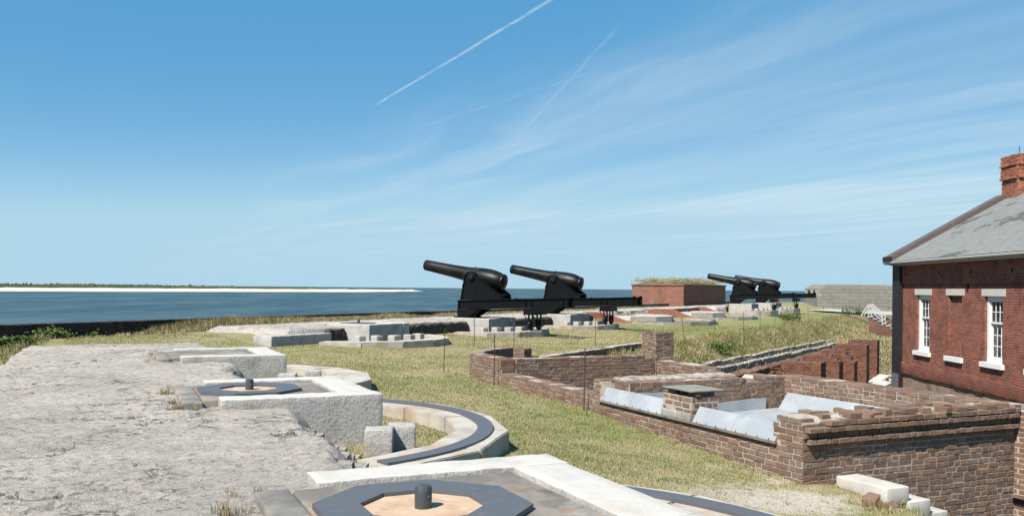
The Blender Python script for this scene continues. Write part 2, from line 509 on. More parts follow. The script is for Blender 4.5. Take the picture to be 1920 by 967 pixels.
def blade_fn(g, p):
    at = g.node('ShaderNodeAttribute', attribute_name='tint')
    g.set(p.inputs['Base Color'], g.mix(1.0, at.outputs['Color'], (ALB, ALB, ALB), 'MULTIPLY'))
    p.inputs['Roughness'].default_value = 0.8
    p.inputs['Specular IOR Level'].default_value = 0.15


material('grass_blade', blade_fn)


def sea_fn(g, p):
    pos = g.pos()
    s = g.vmath('MULTIPLY', pos, (0.6, 1.0, 1.0))
    n = g.noise(g.vmath('MULTIPLY', pos, (1.0, 0.30, 1.0)), 0.022, 9, 0.78)
    c = g.mix(g.step(n, 0.36, 0.64), (0.026, 0.060, 0.078), (0.074, 0.122, 0.138))
    fo = g.step(g.noise(g.vmath('MULTIPLY', pos, (0.05, 0.16, 1)), 1.0, 7, 0.72), 0.715, 0.75)
    c = g.mix(g.math('MULTIPLY', fo, 0.7), c, (0.7, 0.72, 0.72))
    g.set(p.inputs['Base Color'], g.mix(1.0, c, (ALB, ALB, ALB), 'MULTIPLY'))
    p.inputs['Roughness'].default_value = 0.5
    p.inputs['Specular IOR Level'].default_value = 0.25
    nm = g.bump(g.noise(s, 0.10, 5, 0.6), 0.9, 2.5)
    nm = g.bump(g.noise(s, 0.9, 5, 0.65), 0.9, 0.4, nm)
    g.set(p.inputs['Normal'], nm)


material('sea_water', sea_fn)


def brick_cols(g, rnd, kind):
    pal = {'ruin': [(0.0, (0.165, 0.105, 0.079)), (0.3, (0.205, 0.128, 0.092)), (0.5, (0.235, 0.152, 0.108)), (0.7, (0.275, 0.164, 0.106)), (0.85, (0.235, 0.168, 0.130)), (1.0, (0.175, 0.120, 0.096))],
           'red': [(0.0, (0.10, 0.046, 0.032)), (0.35, (0.17, 0.068, 0.044)), (0.7, (0.22, 0.092, 0.056)), (1.0, (0.15, 0.078, 0.056))],
           'black': [(0.0, (0.026, 0.022, 0.021)), (0.5, (0.046, 0.037, 0.033)), (0.85, (0.07, 0.050, 0.042)), (1.0, (0.13, 0.07, 0.05))],
           'chimney': [(0.0, (0.25, 0.080, 0.045)), (0.5, (0.36, 0.13, 0.075)), (1.0, (0.42, 0.20, 0.13))]}[kind]
    n = g.node('ShaderNodeValToRGB', {'Fac': rnd})
    el = n.color_ramp.elements
    el[0].position, el[0].color = pal[0][0], (*pal[0][1], 1)
    el[1].position, el[1].color = pal[-1][0], (*pal[-1][1], 1)
    for q, c in pal[1:-1]:
        e = el.new(q); e.color = (*c, 1)
    return n.outputs['Color']


def brick_geo(name, kind, single):
    def fn(g, p):
        pos = g.pos()
        rnd = g.node('ShaderNodeObjectInfo').outputs['Random'] if single else g.node('ShaderNodeNewGeometry').outputs['Random Per Island']
        c = brick_cols(g, rnd, kind)
        c = g.mix(g.math('MULTIPLY', g.step(g.noise(pos, 26, 5, 0.65), 0.45, 0.72), 0.5), c, (0.07, 0.052, 0.044))
        c = g.mix(g.math('MULTIPLY', g.step(g.noise(pos, 7, 6, 0.7), 0.55, 0.72), 0.45 if kind != 'black' else 0.1), c, (0.36, 0.31, 0.26))
        g.set(p.inputs['Base Color'], g.mix(1.0, c, (ALB, ALB, ALB), 'MULTIPLY'))
        p.inputs['Roughness'].default_value = 0.92
        p.inputs['Specular IOR Level'].default_value = 0.2
        g.set(p.inputs['Normal'], g.bump(g.noise(pos, 60, 5, 0.65), 0.6, 0.008))
    return material(name, fn)


for k in ('ruin', 'red', 'black', 'chimney'):
    brick_geo(k + '_brick', k, True)
    brick_geo(k + '_brick_joined', k, False)


def brick_tex(name, dvec, c1, c2, mort, rough_patch, w=0.215, h=0.073, dark=(0.08, 0.035, 0.028), msize=0.010):
    """brickwork too far off to tell single bricks: brick texture along dvec and up"""
    def fn(g, p):
        pos = g.pos()
        vec = g.xyz(g.vmath('DOT_PRODUCT', pos, dvec), g.sep(pos)[2], 0.0)
        b = g.node('ShaderNodeTexBrick', {'Vector': vec, 'Color1': c1, 'Color2': c2, 'Mortar': mort, 'Scale': 1.0, 'Mortar Size': msize,
                                           'Mortar Smooth': 0.3, 'Bias': 0.0, 'Brick Width': w, 'Row Height': h})
        c = b.outputs['Color']
        c = g.mix(g.math('MULTIPLY', g.step(g.noise(pos, 2.2, 7, 0.7), 0.45, 0.66), 0.55), c, dark)
        c = g.mix(g.math('MULTIPLY', g.step(g.noise(pos, 1.1, 7, 0.72), 0.52, 0.68), rough_patch), c, (0.37, 0.29, 0.24))
        c = g.mix(g.math('MULTIPLY', g.step(g.noise(vec, 14, 3, 0.6), 0.5, 0.7), 0.35), c, dark)
        g.set(p.inputs['Base Color'], g.mix(1.0, c, (ALB, ALB, ALB), 'MULTIPLY'))
        p.inputs['Roughness'].default_value = 0.9
        p.inputs['Specular IOR Level'].default_value = 0.2
        nm = g.bump(g.math('SUBTRACT', 1.0, b.outputs['Fac']), 0.8, 0.012)
        nm = g.bump(g.noise(pos, 30, 5, 0.65), 0.5, 0.01, nm)
        g.set(p.inputs['Normal'], nm)
    return material(name, fn)


HD = Vector((-0.0424, -0.9991, 0))       # along the house front, towards the viewer
HN = Vector((-0.9991, 0.0424, 0))        # out of the house front
brick_tex('house_brick', tuple(HD + HN), (0.325, 0.10, 0.06), (0.20, 0.064, 0.044), (0.34, 0.205, 0.16), 0.14, msize=0.010, dark=(0.06, 0.025, 0.022))
brick_tex('footing_brick', tuple(HD + HN), (0.24, 0.070, 0.044), (0.15, 0.048, 0.034), (0.27, 0.15, 0.11), 0.25)
brick_tex('footing_pale', tuple(HD + HN), (0.27, 0.175, 0.125), (0.21, 0.12, 0.085), (0.50, 0.43, 0.35), 0.2)
brick_tex('magazine_brick', (V2.x + U2.x, V2.y + U2.y, 0), (0.34, 0.135, 0.085), (0.25, 0.09, 0.06), (0.36, 0.24, 0.19), 0.5, dark=(0.10, 0.055, 0.045))
brick_tex('revetment_brick', (V2.x + U2.x, V2.y + U2.y, 0), (0.33, 0.11, 0.065), (0.24, 0.075, 0.048), (0.34, 0.22, 0.17), 0.25)
brick_tex('pier_brick', (V2.x + U2.x, V2.y + U2.y, 0), (0.21, 0.085, 0.055), (0.14, 0.062, 0.046), (0.25, 0.165, 0.125), 0.25)
brick_tex('battery_block', (1.0, 0.1, 0), (0.275, 0.262, 0.24), (0.235, 0.224, 0.205), (0.17, 0.16, 0.145), 0.12, w=2.2, h=0.40, dark=(0.15, 0.138, 0.12), msize=0.03)
brick_tex('scarp_brick', (V2.x + U2.x, V2.y + U2.y, 0), (0.11, 0.07, 0.055), (0.08, 0.052, 0.043), (0.16, 0.13, 0.11), 0.2)


def slate_fn(g, p):
    pos = g.pos()
    rnd = g.node('ShaderNodeNewGeometry').outputs['Random Per Island']
    c = g.mix(rnd, (0.225, 0.228, 0.217), (0.265, 0.267, 0.254))
    dark = g.math('MULTIPLY', g.step(g.noise(g.vmath('MULTIPLY', pos, (1.0, 0.45, 1.6)), 1.05, 5, 0.62), 0.57, 0.59), g.step(rnd, 0.12, 0.2))
    c = g.mix(g.math('MULTIPLY', dark, 0.8), c, (0.085, 0.09, 0.088))
    g.set(p.inputs['Base Color'], g.mix(1.0, c, (ALB, ALB, ALB), 'MULTIPLY'))
    p.inputs['Roughness'].default_value = 0.75
    g.set(p.inputs['Normal'], g.bump(g.noise(pos, 30, 4), 0.4, 0.006))


material('roof_slate', slate_fn)


def glass_fn(g, p):
    p.inputs['Base Color'].default_value = (0.02, 0.024, 0.028, 1)
    p.inputs['Roughness'].default_value = 0.06
    p.inputs['Specular IOR Level'].default_value = 0.6
    p.inputs['Alpha'].default_value = 0.45


material('window_glass', glass_fn)
M = MATS
# ------------------------------------------------------------------ setting: sea, ground, ramparts, far shore
def loc1(x, y):
    return (x - O1.x) * V1.x + (y - O1.y) * V1.y, (x - O1.x) * U1.x + (y - O1.y) * U1.y


def loc2(x, y):
    return (x - O2.x) * V2.x + (y - O2.y) * V2.y, (x - O2.x) * U2.x + (y - O2.y) * U2.y


def ground_z(x, y):
    x = np.asarray(x, float); y = np.asarray(y, float)
    x1, y1 = loc1(x, y); x2, y2 = loc2(x, y)
    d = np.minimum(x1, x2)
    z = -0.08 - 0.07 * np.clip(d - 1.2, 0, 3) - 0.02 * np.clip(d - 4.2, 0, 6)
    z = z - 0.042 * np.clip(3 - y1, 0, 9) * sstep(2.0, 6.0, x1)
    z = z + 0.33 * sstep(0.9, -1.5, d)
    z = z - (0.34 - 0.40 * sstep(-13.0, -10.0, y2)) * sstep(-3.4, -5.2, d)
    z = z + 0.035 * (fbm(x * 0.8, y * 0.8, 3, 5) - 0.5)
    lawn = z
    # down to the parade ground
    edge = np.where(y1 > -3.05, 6.3, 6.62)
    e = np.minimum(x1 - edge, x2 - 9.0)
    inner = np.where(x1 < 10.25, -1.35, -3.0)
    zn = lawn + (inner - lawn) * sstep(0.05, 0.33, e)
    s = (x2 - 8.9) / (1 + 1.7 * sstep(24, 34, y2))
    zf = lawn - (0.66 + 0.0155 * np.clip(y2 + 5, 0, 60)) * sstep(0.0, 1.5, s) - 0.50 * sstep(1.75, 3.7, s) - 1.5 * sstep(3.9, 5.0, s) + 0.12 * (fbm(x * 1.3, y * 1.3, 3, 9) - 0.5) * sstep(0, 1, s)
    w = sstep(-7.4, -6.6, y2)
    zin = zn * (1 - w) + zf * w
    zs = lawn - 0.58 * np.clip(x1 - 6.62, 0, 4.3)
    zin = np.where((y1 < -3.05) & (w < 0.5), zs, zin)
    z = np.where(e > 0, zin, lawn)
    # outside the scarp
    o = np.maximum(-7.0 - x2, -9.0 - x1)
    z = np.where(o > 0, lawn + (-10.0 - lawn) * sstep(0, 0.5, o), z)
    return z


def greenness(x, y):
    """where the lawn is watered and greener"""
    x1, y1 = loc1(x, y); x2, y2 = loc2(x, y)
    g = 0.75 * sstep(3.2, 5.5, x2) * sstep(9.5, 8.0, x2) * sstep(4, 10, y2)
    g = g + 0.55 * np.exp(-((x1 - 3.9) / 0.7) ** 2) * sstep(3.0, 5.0, y1) * sstep(11, 9, y1)
    g = g + 0.7 * np.exp(-(((x1 - 5.9) / 0.9) ** 2 + ((y1 + 4.9) / 0.6) ** 2))
    g = g + 0.5 * sstep(1.3, 0.4, np.abs(x1 - 5.3)) * sstep(-1.5, 0.0, y1) * sstep(3.5, 2.0, y1)
    return np.clip(g, 0, 1)


def build_ground():
    def axis(segs):
        out = []
        for a, b, st in segs:
            out.append(np.arange(a, b, st))
        return np.concatenate(out)
    xs = axis([(-30, -12, 0.6), (-12, -3, 0.22), (-3, 8.5, 0.11), (8.5, 26, 0.4), (26, 70.1, 1.0)])
    ys = axis([(-6, 4, 0.5), (4, 24, 0.11), (24, 50, 0.3), (50, 122, 0.7)])
    X, Y = np.meshgrid(xs, ys)
    Z = ground_z(X, Y)
    x1, y1 = loc1(X, Y); x2, y2 = loc2(X, Y)
    n = len(xs)
    v = np.stack([X.ravel(), Y.ravel(), Z.ravel()], 1)
    I, J = np.meshgrid(np.arange(n - 1), np.arange(len(ys) - 1))
    a = (J * n + I).ravel()
    f = np.stack([a, a + 1, a + n + 1, a + n], 1)
    me = mesh_np('ground', v, f, True)
    bare = np.exp(-(((x1 - 5.3) / 1.3) ** 2 + ((y1 + 3.75) / 0.75) ** 2)) * 0.95
    bare += 0.42 * np.exp(-(((x1 - 4.0) / 1.6) ** 2 + ((y1 + 2.4) / 0.8) ** 2))
    bare += 0.55 * sstep(1.6, 0.2, np.abs(y1 - 12.4)) * sstep(1.5, -0.5, np.abs(x1 + 1.0) - 1.8)
    bare += 0.33 * sstep(1.0, 0.0, np.abs(x1 - 6.05)) * (y1 > -3)
    dirt = np.maximum(sstep(-3.0, -3.6, np.minimum(x1, x2)) * 0.8, sstep(0.0, 1.0, np.minimum(x1 - 6.3, x2 - 8.9)) * 0.85)
    vcol(me, 'ground', np.stack([np.clip(bare, 0, 1).ravel(), np.clip(dirt, 0, 1).ravel(), greenness(X, Y).ravel()], 1))
    o = link('ground', me, M['lawn'])
    tag(o, 'mown dry lawn of the fort between the ramparts and the parade', None, kind='structure')


build_ground()
sea_v = [(-70000, -70000, -8), (70000, -70000, -8), (70000, 70000, -8), (-70000, 70000, -8)]
tag(link('sea', mesh_np('sea', sea_v, [(0, 1, 2, 3)]), M['sea_water']), 'blue river mouth and sea beyond the fort wall', kind='structure')


def build_slab(name, F, y0, y1, st, xe_fn, soft, label, end_soft=0.5, seed=0, wav=1.0):
    xs = np.arange(-3.75, 1.35, st[0]); ys = np.arange(y0 - 0.4, y1 + 0.4, st[1])
    X, Y = np.meshgrid(xs, ys)
    top = 0.42 + 0.05 * (fbm(X * 0.45, Y * 0.45, 3, seed + 1) - 0.5)
    rough = (fbm(X * 1.6, Y * 5.0, 5, seed + 2, 0.62) - 0.5) * 0.060 + (fbm(X * 9, Y * 17, 4, seed + 5, 0.6) - 0.5) * 0.042
    cr = np.abs(fbm(X * 0.55, Y * 1.3, 4, seed + 8) - 0.5)
    crack = -0.06 * sstep(0.010, 0.0, cr) * sstep(0.42, 0.62, fbm(X * 0.8, Y * 0.8, 2, seed + 21))
    top = top + rough + crack
    xe = xe_fn(Y) + wav * 0.55 * (fbm(Y * 0.8, Y * 0 + 3.1, 3, seed + 12) - 0.5) + wav * 0.26 * (fbm(X * 2.2, Y * 3.4, 4, seed + 13, 0.6) - 0.5)
    f = sstep(xe + soft, xe - soft, X)
    f *= sstep(-3.55, -3.30, X + 0.25 * (fbm(Y * 0.9, Y * 0 + 8.2, 3, seed + 14) - 0.5))
    wob = 0.8 * (fbm(X * 0.7, X * 0 + 1.7, 3, seed + 15) - 0.5)
    f *= sstep(y0 - 0.05, y0 + end_soft * 0.35, Y + wob) * sstep(y1 + 0.05, y1 - end_soft * 0.35, Y + wob)
    Z = -0.28 + (top + 0.28) * f + 0.17 * (fbm(X * 6, Y * 7, 4, seed + 30, 0.65) - 0.5) * 4 * f * (1 - f)
    a0 = F(0, 0); ax = F(1, 0) - a0; ay = F(0, 1) - a0
    v = np.stack([(a0.x + ax.x * X + ay.x * Y).ravel(), (a0.y + ax.y * X + ay.y * Y).ravel(), Z.ravel()], 1)
    n = len(xs)
    I, J = np.meshgrid(np.arange(n - 1), np.arange(len(ys) - 1))
    a = (J * n + I).ravel()
    q = np.stack([a, a + 1, a + n + 1, a + n], 1)
    keep = Z.ravel()[q].max(1) > -0.2
    me = mesh_np(name, v, q[keep], True)
    o = link(name, me, M['tabby_slab'])
    tag(o, label, 'parapet')
    return o


build_slab('concrete_parapet', F1, -12.5, 11.2, (0.035, 0.040), lambda y: 0.42 + 0 * y, 0.30,
           'broad rough weathered concrete parapet filling the left foreground', 0.4, 0)


def xe2(y):
    return 0.22 - 0.92 * sstep(10.6, 11.0, y) * sstep(37.2, 36.8, y)


build_slab('concrete_parapet', F2, -13.0, 53.0, (0.085, 0.10), xe2, 0.11,
           'far rough concrete parapet running behind the row of cannons', 4.5, 40, 0.25)


def build_shore():
    shore = [(-1500, 700), (-760, 1060), (-672, 1155), (-515, 1350), (-400, 1520), (-306, 1684), (-262, 1960), (-238, 2300), (-262, 2480)]
    veg = [(-1700, 1000), (-960, 1420), (-930, 1600), (-760, 1900), (-640, 2120), (-490, 2360), (-440, 2500), (-330, 2620), (-300, 2640)]
    v = []; f = []
    K = 24
    for i in range(len(shore) - 1):
        for k in range(K):
            t = k / K
            a = Vector(shore[i]).lerp(Vector(shore[i + 1]), t); b = Vector(veg[i]).lerp(Vector(veg[i + 1]), t)
            j = mnoise.noise(Vector((i * 3.1 + t * 3.1, 1.3, 0))) * 22
            for s, z in ((0, -8.3), (0.12, -7.7), (0.45, -7.0), (0.8, -5.8), (1.0, -4.3), (1.5, -4.2)):
                p = a.lerp(b, s)
                v.append((p.x + j, p.y - j, z + (mnoise.noise(Vector((p.x * .02, p.y * .02, 2))) * 0.9 if s > 0.4 else 0)))
    n = len(v) // 6
    for i in range(n - 1):
        for k in range(5):
            f.append((i * 6 + k, (i + 1) * 6 + k, (i + 1) * 6 + k + 1, i * 6 + k + 1))
    o = link('beach', mesh_np('beach', v, f, True), M['sand'])
    tag(o, 'long white sand spit across the water', kind='structure')
    # scrub and low trees behind the sand: a far wood that reads as one mass
    vs = []; fs = []
    base = np.array([(1, 0, 0), (-1, 0, 0), (0, 1, 0), (0, -1, 0), (0, 0, 1), (0, 0, -1)], float)
    tri = np.array([(0, 2, 4), (2, 1, 4), (1, 3, 4), (3, 0, 4), (2, 0, 5), (1, 2, 5), (3, 1, 5), (0, 3, 5)])
    rng = np.random.default_rng(3)
    cnt = 0
    for i in range(9000):
        t = rng.random() ** 0.9 * (len(veg) - 1.25)
        k = int(t); a = Vector(veg[k]).lerp(Vector(veg[min(k + 1, len(veg) - 1)]), t - k)
        back = rng.random() ** 1.6 * 380
        x = a.x - back * 0.55 + rng.normal() * 8; y = a.y + back * 0.83 + rng.normal() * 8
        far = sstep(8.0, 1.5, t)
        h = (2.2 + 6.5 * far * sstep(0.25, 0.75, fbm(x * 0.012, y * 0.012, 3, 4)) * sstep(0, 120, back) + 1.2 * rng.random()) * (0.45 + 0.55 * far)
        if rng.random() < 0.015: h *= 1.6
        r = 2.5 + 5 * rng.random()
        p = base * (1 + 0.35 * (rng.random((6, 3)) - 0.5)) * np.array([r, r, h * 0.6]) + np.array([x, y, -4.5 + h * 0.45])
        vs.append(p); fs.append(tri + cnt); cnt += 6
    o = link('shore_scrub', mesh_np('shore_scrub', np.concatenate(vs), np.concatenate(fs)), M['far_scrub'])
    tag(o, 'low dark green scrub and trees along the far sand spit', 'scrub', kind='stuff')
    # breakwater of dark rocks out at the river mouth
    vs = []; fs = []; cnt = 0
    for i in range(900):
        t = rng.random()
        x = -230 + 900 * t; y = 2650 + 700 * t + rng.normal() * 5
        if vnoise(x * 0.012, 0.3, 6) < 0.3: continue
        r = 2.0 + 3.5 * rng.random()
        p = base * (1 + 0.5 * (rng.random((6, 3)) - 0.5)) * np.array([r, r, 0.9 + 1.3 * rng.random()]) + np.array([x, y, -7.9])
        vs.append(p); fs.append(tri + cnt); cnt += 6
    o = link('breakwater', mesh_np('breakwater', np.concatenate(vs), np.concatenate(fs)), M['rock'])
    tag(o, 'low line of dark rocks far out on the water', 'breakwater', kind='stuff')


build_shore()

# ------------------------------------------------------------------ brickwork, brick by brick
def brick_variants(n=7):
    out = []
    rng = random.Random(5)
    for k in range(n):
        j = lambda a: rng.uniform(-a, a)
        # unit brick: x -0.5..0.5, y 0 (front) .. 1 (back), z 0..1 ; chamfered front
        vs = []
        for (x, z) in ((-.5, 0), (.5, 0), (.5, 1), (-.5, 1)):
            vs.append((x, 1.0, z))
        for (x, z) in ((-.5, 0), (.5, 0), (.5, 1), (-.5, 1)):
            vs.append((x + j(.012), 0.022 + j(.006), z + j(.03)))
        for (x, z) in ((-.475, .065), (.475, .065), (.475, .935), (-.475, .935)):
            vs.append((x + j(.015), 0.0 + j(.008), z + j(.035)))
        fs = [(3, 2, 1, 0)]
        for a, b in ((0, 4), (4, 8)):
            for i in range(4):
                fs.append((a + i, a + (i + 1) % 4, b + (i + 1) % 4, b + i))
        fs.append((8, 9, 10, 11))
        bm = bmesh.new()
        bv = [bm.verts.new(v) for v in vs]
        for q in fs:
            bm.faces.new([bv[i] for i in q])
        bmesh.ops.recalc_face_normals(bm, faces=bm.faces)
        me = bpy.data.meshes.new('brick')
        bm.to_mesh(me); bm.free()
        out.append(me)
    return out


BRICKS = {}
for kname in ('ruin', 'red', 'black', 'chimney'):
    BRICKS[kname] = brick_variants()
    for me in BRICKS[kname]:
        me.materials.append(M[kname + '_brick'])
BV = [np.array([v.co[:] for v in me.vertices]) for me in BRICKS['ruin']]
BF = np.array([tuple(p.vertices) for p in BRICKS['ruin'][0].polygons])


class Brickwork:
    """collects bricks for one thing; the 300 that show largest become parts, the rest are joined"""
    def __init__(self, kind, seed):
        self.kind = kind; self.items = []; self.rng = random.Random(seed)

    def face(self, p0, dirv, nrm, length, z0, top, depth, course=0.075, joint=0.011, zc=None, offset=None, jitter=0.006, skip=0.0, bond='mix', owner=None, base=None, hole=None):
        """bricks on one wall face. p0: start (x,y); dirv, nrm: unit vectors; top(s): height of the wall top; offset(i): how far course i (from the top) stands proud"""
        rng = self.rng
        zt = zc if zc is not None else top(0)
        ncr = int(math.ceil((zt - z0) / course)) + 1
        for i in range(ncr):
            zb = zt - (i + 1) * course
            if zb < z0 - course: break
            head = {'mix': i % 2 == 1, 'stretch': i % 5 == 4, 'head': True}[bond]
            L = 0.112 if head else 0.222
            s = -rng.random() * L * 0.5 + (0.056 if i % 2 else 0)
            pro = offset(i) if offset else 0.0
            while s < length - 0.03:
                l = L * rng.uniform(0.92, 1.08)
                if not head and rng.random() < 0.12: l *= 0.52
                a, b = max(s, 0), min(s + l, length)
                s += l
                if b - a < 0.045: continue
                m = (a + b) / 2
                if zb + course * 0.55 > top(m): continue
                if base is not None and zb + course < base(m): continue
                if hole is not None and hole(m, zb + course / 2): continue
                if rng.random() < skip: continue
                dep = depth * (1 if not callable(depth) else 1)
                self.items.append((Vector((p0[0] + dirv[0] * m + nrm[0] * (pro + rng.uniform(-jitter, jitter)), p0[1] + dirv[1] * m + nrm[1] * (pro + rng.uniform(-jitter, jitter)), zb + joint * 0.5 + rng.uniform(-.003, .003))),
                                   math.atan2(dirv[1], dirv[0]) + rng.uniform(-.012, .012), rng.uniform(-.02, .02), (b - a - joint, dep + pro, course - joint + rng.uniform(-.004, .003)), Vector((nrm[0], nrm[1])), owner))

    def loose(self, p, rz, rx, dims, nrm=(0, -1), owner=None):
        self.items.append((Vector(p), rz, rx, dims, Vector(nrm), owner))

    def emit(self, thing, most=300, root=None):
        """thing: the Empty; owner objects (parts) hold the bricks as sub-parts"""
        root = root or Vector(thing.location)
        def score(it):
            p = it[0]
            v = Vector((p.x, p.y)); D = max(v.length, 0.5)
            q = p.x / max(p.y, 0.3)
            py = (1.8 - p.z) / max(p.y, 0.3)
            vis = 1.0 if (abs(q) < 0.59 and py < 0.265 and p.y > 1) else 0.0
            face = max(0.0, -it[4].dot(v) / D)
            return (vis * face + 0.02 * vis) * it[3][0] * it[3][2] / D ** 2
        order = sorted(range(len(self.items)), key=lambda i: -score(self.items[i]))
        chosen = set(i for i in order[:most] if score(self.items[i]) > 0)
        vs = {}; cnt = {}
        for i, (p, rz, rx, dm, nr, ow) in enumerate(self.items):
            k = self.rng.randrange(len(BV))
            par = ow or thing
            if i in chosen:
                o = bpy.data.objects.new('brick', BRICKS[self.kind][k])
                COL.objects.link(o)
                o.parent = par
                o.location = p - root
                o.rotation_euler = (rx, 0, rz)
                o.scale = dm
            else:
                mt = Matrix.Translation(p - root) @ Matrix.Rotation(rz, 4, 'Z') @ Matrix.Rotation(rx, 4, 'X') @ Matrix.Diagonal((*dm, 1))
                a = np.array(mt)
                w = BV[k] @ a[:3, :3].T + a[:3, 3]
                vs.setdefault(par, []).append(w)
        for par, l in vs.items():
            f = np.concatenate([BF + 12 * i for i in range(len(l))])
            o = link('bricks_joined', mesh_np('bricks_joined', np.concatenate(l), f), M[self.kind + '_brick_joined'], par)
            o['kind'] = 'stuff'


def core_wall(mb, p0, dirv, nrm, length, z0, top, thick, inset=0.008, n=40, lift=-0.010):
    """the mortar body behind the bricks, following the ragged top"""
    P = lambda s, o, z: (p0[0] + dirv[0] * s + nrm[0] * o, p0[1] + dirv[1] * s + nrm[1] * o, z)
    vs = []; fs = []
    for i in range(n + 1):
        s = inset + (length - 2 * inset) * i / n
        zt = top(s) + lift
        vs += [P(s, -inset, z0), P(s, -inset, zt), P(s, -thick + inset, zt), P(s, -thick + inset, z0)]
    for i in range(n):
        for k in range(3):
            fs.append((i * 4 + k, (i + 1) * 4 + k, (i + 1) * 4 + k + 1, i * 4 + k + 1))
    fs += [(0, 1, 2, 3), (n * 4 + 3, n * 4 + 2, n * 4 + 1, n * 4)]
    mb.add(vs, fs)
    return mb
# ------------------------------------------------------------------ gun platforms, traverse circles, stone posts
def copy_tree(o, parent=None):
    c = o.copy()
    COL.objects.link(c)
    if parent is not None:
        c.parent = parent
    for ch in list(o.children):
        copy_tree(ch, c)
    return c


def ngon(r, n, rot=0.0):
    return [(r * math.cos(2 * math.pi * (i + rot) / n), r * math.sin(2 * math.pi * (i + rot) / n)) for i in range(n)]


def make_platform(loc, rz, label, seed, plates=True, pintle=True, zsink=0.0, pale=True):
    t = empty('gun_platform', loc, rz)
    tag(t, label, 'gun platform', 'granite gun platforms along the ramparts')
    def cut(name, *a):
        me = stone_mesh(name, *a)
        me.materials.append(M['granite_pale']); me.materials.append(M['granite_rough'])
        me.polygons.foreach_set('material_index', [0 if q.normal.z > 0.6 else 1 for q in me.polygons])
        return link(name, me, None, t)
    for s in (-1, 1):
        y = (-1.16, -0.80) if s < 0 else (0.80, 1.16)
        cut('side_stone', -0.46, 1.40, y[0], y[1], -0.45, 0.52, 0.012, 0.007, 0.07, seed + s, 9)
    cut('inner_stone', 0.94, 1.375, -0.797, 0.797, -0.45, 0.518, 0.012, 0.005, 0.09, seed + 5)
    link('floor_fill', stone_mesh('floor_fill', -0.62, 0.936, -0.797, 0.797, -0.4, 0.485, 0.015, 0.004, 0.14, seed + 7), M['stained_floor'], t)
    for s in (-1, 1):
        y = (-1.04, -0.03) if s < 0 else (-0.02, 1.04)
        x1 = -0.625
        link('paving_slab', stone_mesh('paving_slab', -0.85, x1, y[0] * 0.86, y[1] * 0.86, 0.2, 0.478, 0.02, 0.008, 0.12, seed + 9 + s), M['slate_paving'], t)
    if plates:
        # octagonal iron track of four plates round a rusty floor plate
        ro, ri = 0.655, 0.375
        oc = ngon(1.0, 8, 0.5)
        for k in range(4):
            a, b, c = oc[(2 * k) % 8], oc[(2 * k + 1) % 8], oc[(2 * k + 2) % 8]
            g = 0.994
            poly = [Vector(a) * ro, Vector(b) * ro, Vector(c) * ro * g, Vector(c) * ri * g, Vector(b) * ri, Vector(a) * ri]
            poly[0] = poly[0].lerp(poly[1], 0.006); poly[5] = poly[5].lerp(poly[4], 0.006)
            MB().prism([tuple(p) for p in poly], 'z', 0.478, 0.522).build('iron_plate', M['iron_plate'], t)
        MB().prism(ngon(0.385, 8, 0.5), 'z', 0.47, 0.497).build('floor_plate', M['rusty_floor'], t)
    if pintle:
        p = MB().lathe([(0.0, 0.052), (0.115, 0.051), (0.131, 0.047), (0.137, 0.038), (0.138, 0.0)], (0, 0, 0.494), (0, 0, 1), 24)
        p = p.build('pintle', M['pintle_iron'], t, 40)
        MB().cyl((0.02, -0.044, 0.565), (0.024, -0.0535, 0.565), 0.012, 0.011, 10).build('bolt', M['pintle_iron'], p, 40)
    return t


def make_ring(loc, rz, label, seed, ro=3.28, ri=2.62, a0=-74, a1=74, n=6, z0=-0.42, z1=0.02, rail=True, rail_r=2.98):
    t = empty('traverse_circle', loc, rz)
    tag(t, label, 'traverse circle', 'stone traverse circles in the lawn')
    for k in range(n):
        b0 = R(a0 + (a1 - a0) * k / n); b1 = R(a0 + (a1 - a0) * (k + 1) / n)
        g = 0.0025
        poly = [(ro * math.cos(b0 + g), ro * math.sin(b0 + g)), (ro * math.cos(b1 - g), ro * math.sin(b1 - g)), (ri * math.cos(b1 - g), ri * math.sin(b1 - g)), (ri * math.cos(b0 + g), ri * math.sin(b0 + g))]
        bm = bmesh.new()
        mb = MB().prism(poly, 'z', z0, z1 + random.uniform(-0.005, 0.005))
        me = mb.mesh('curb_stone')
        bm.from_mesh(me)
        bmesh.ops.bevel(bm, geom=bm.edges[:], offset=0.012, segments=2, affect='EDGES')
        bmesh.ops.subdivide_edges(bm, edges=[e for e in bm.edges if e.calc_length() > 0.25], cuts=3, use_grid_fill=True)
        for v in bm.verts:
            v.co += mnoise.noise_vector(v.co * 3 + Vector((seed, k, 0))) * 0.006
        bm.to_mesh(me); bm.free()
        link('curb_stone', me, M['curb_stone'], t)
    if rail:
        mb = MB(); K = 48; vs = []; fs = []
        for i in range(K + 1):
            b = R(a0 + 2 + (a1 - a0 - 4) * i / K)
            for r, z in ((rail_r - 0.10, z1 - .01), (rail_r - 0.10, z1 + 0.024), (rail_r + 0.10, z1 + 0.024), (rail_r + 0.10, z1 - .01)):
                vs.append((r * math.cos(b), r * math.sin(b), z))
        for i in range(K):
            for j in range(4):
                fs.append((i * 4 + j, (i + 1) * 4 + j, (i + 1) * 4 + (j + 1) % 4, i * 4 + (j + 1) % 4))
        fs += [(0, 1, 2, 3), (K * 4 + 3, K * 4 + 2, K * 4 + 1, K * 4)]
        mb.add(vs, fs)
        mb.build('iron_rail', M['iron_plate'], t)
    return t


POST_ME = [stone_mesh('stone_post', -0.155, 0.155, -0.155, 0.155, -0.4, 0.215, 0.014, 0.008, 0.06, 60 + k, 7) for k in range(5)]
for me in POST_ME:
    me.materials.append(M['granite_rough'])
ORD = ['first', 'second', 'third', 'fourth', 'fifth', 'sixth']


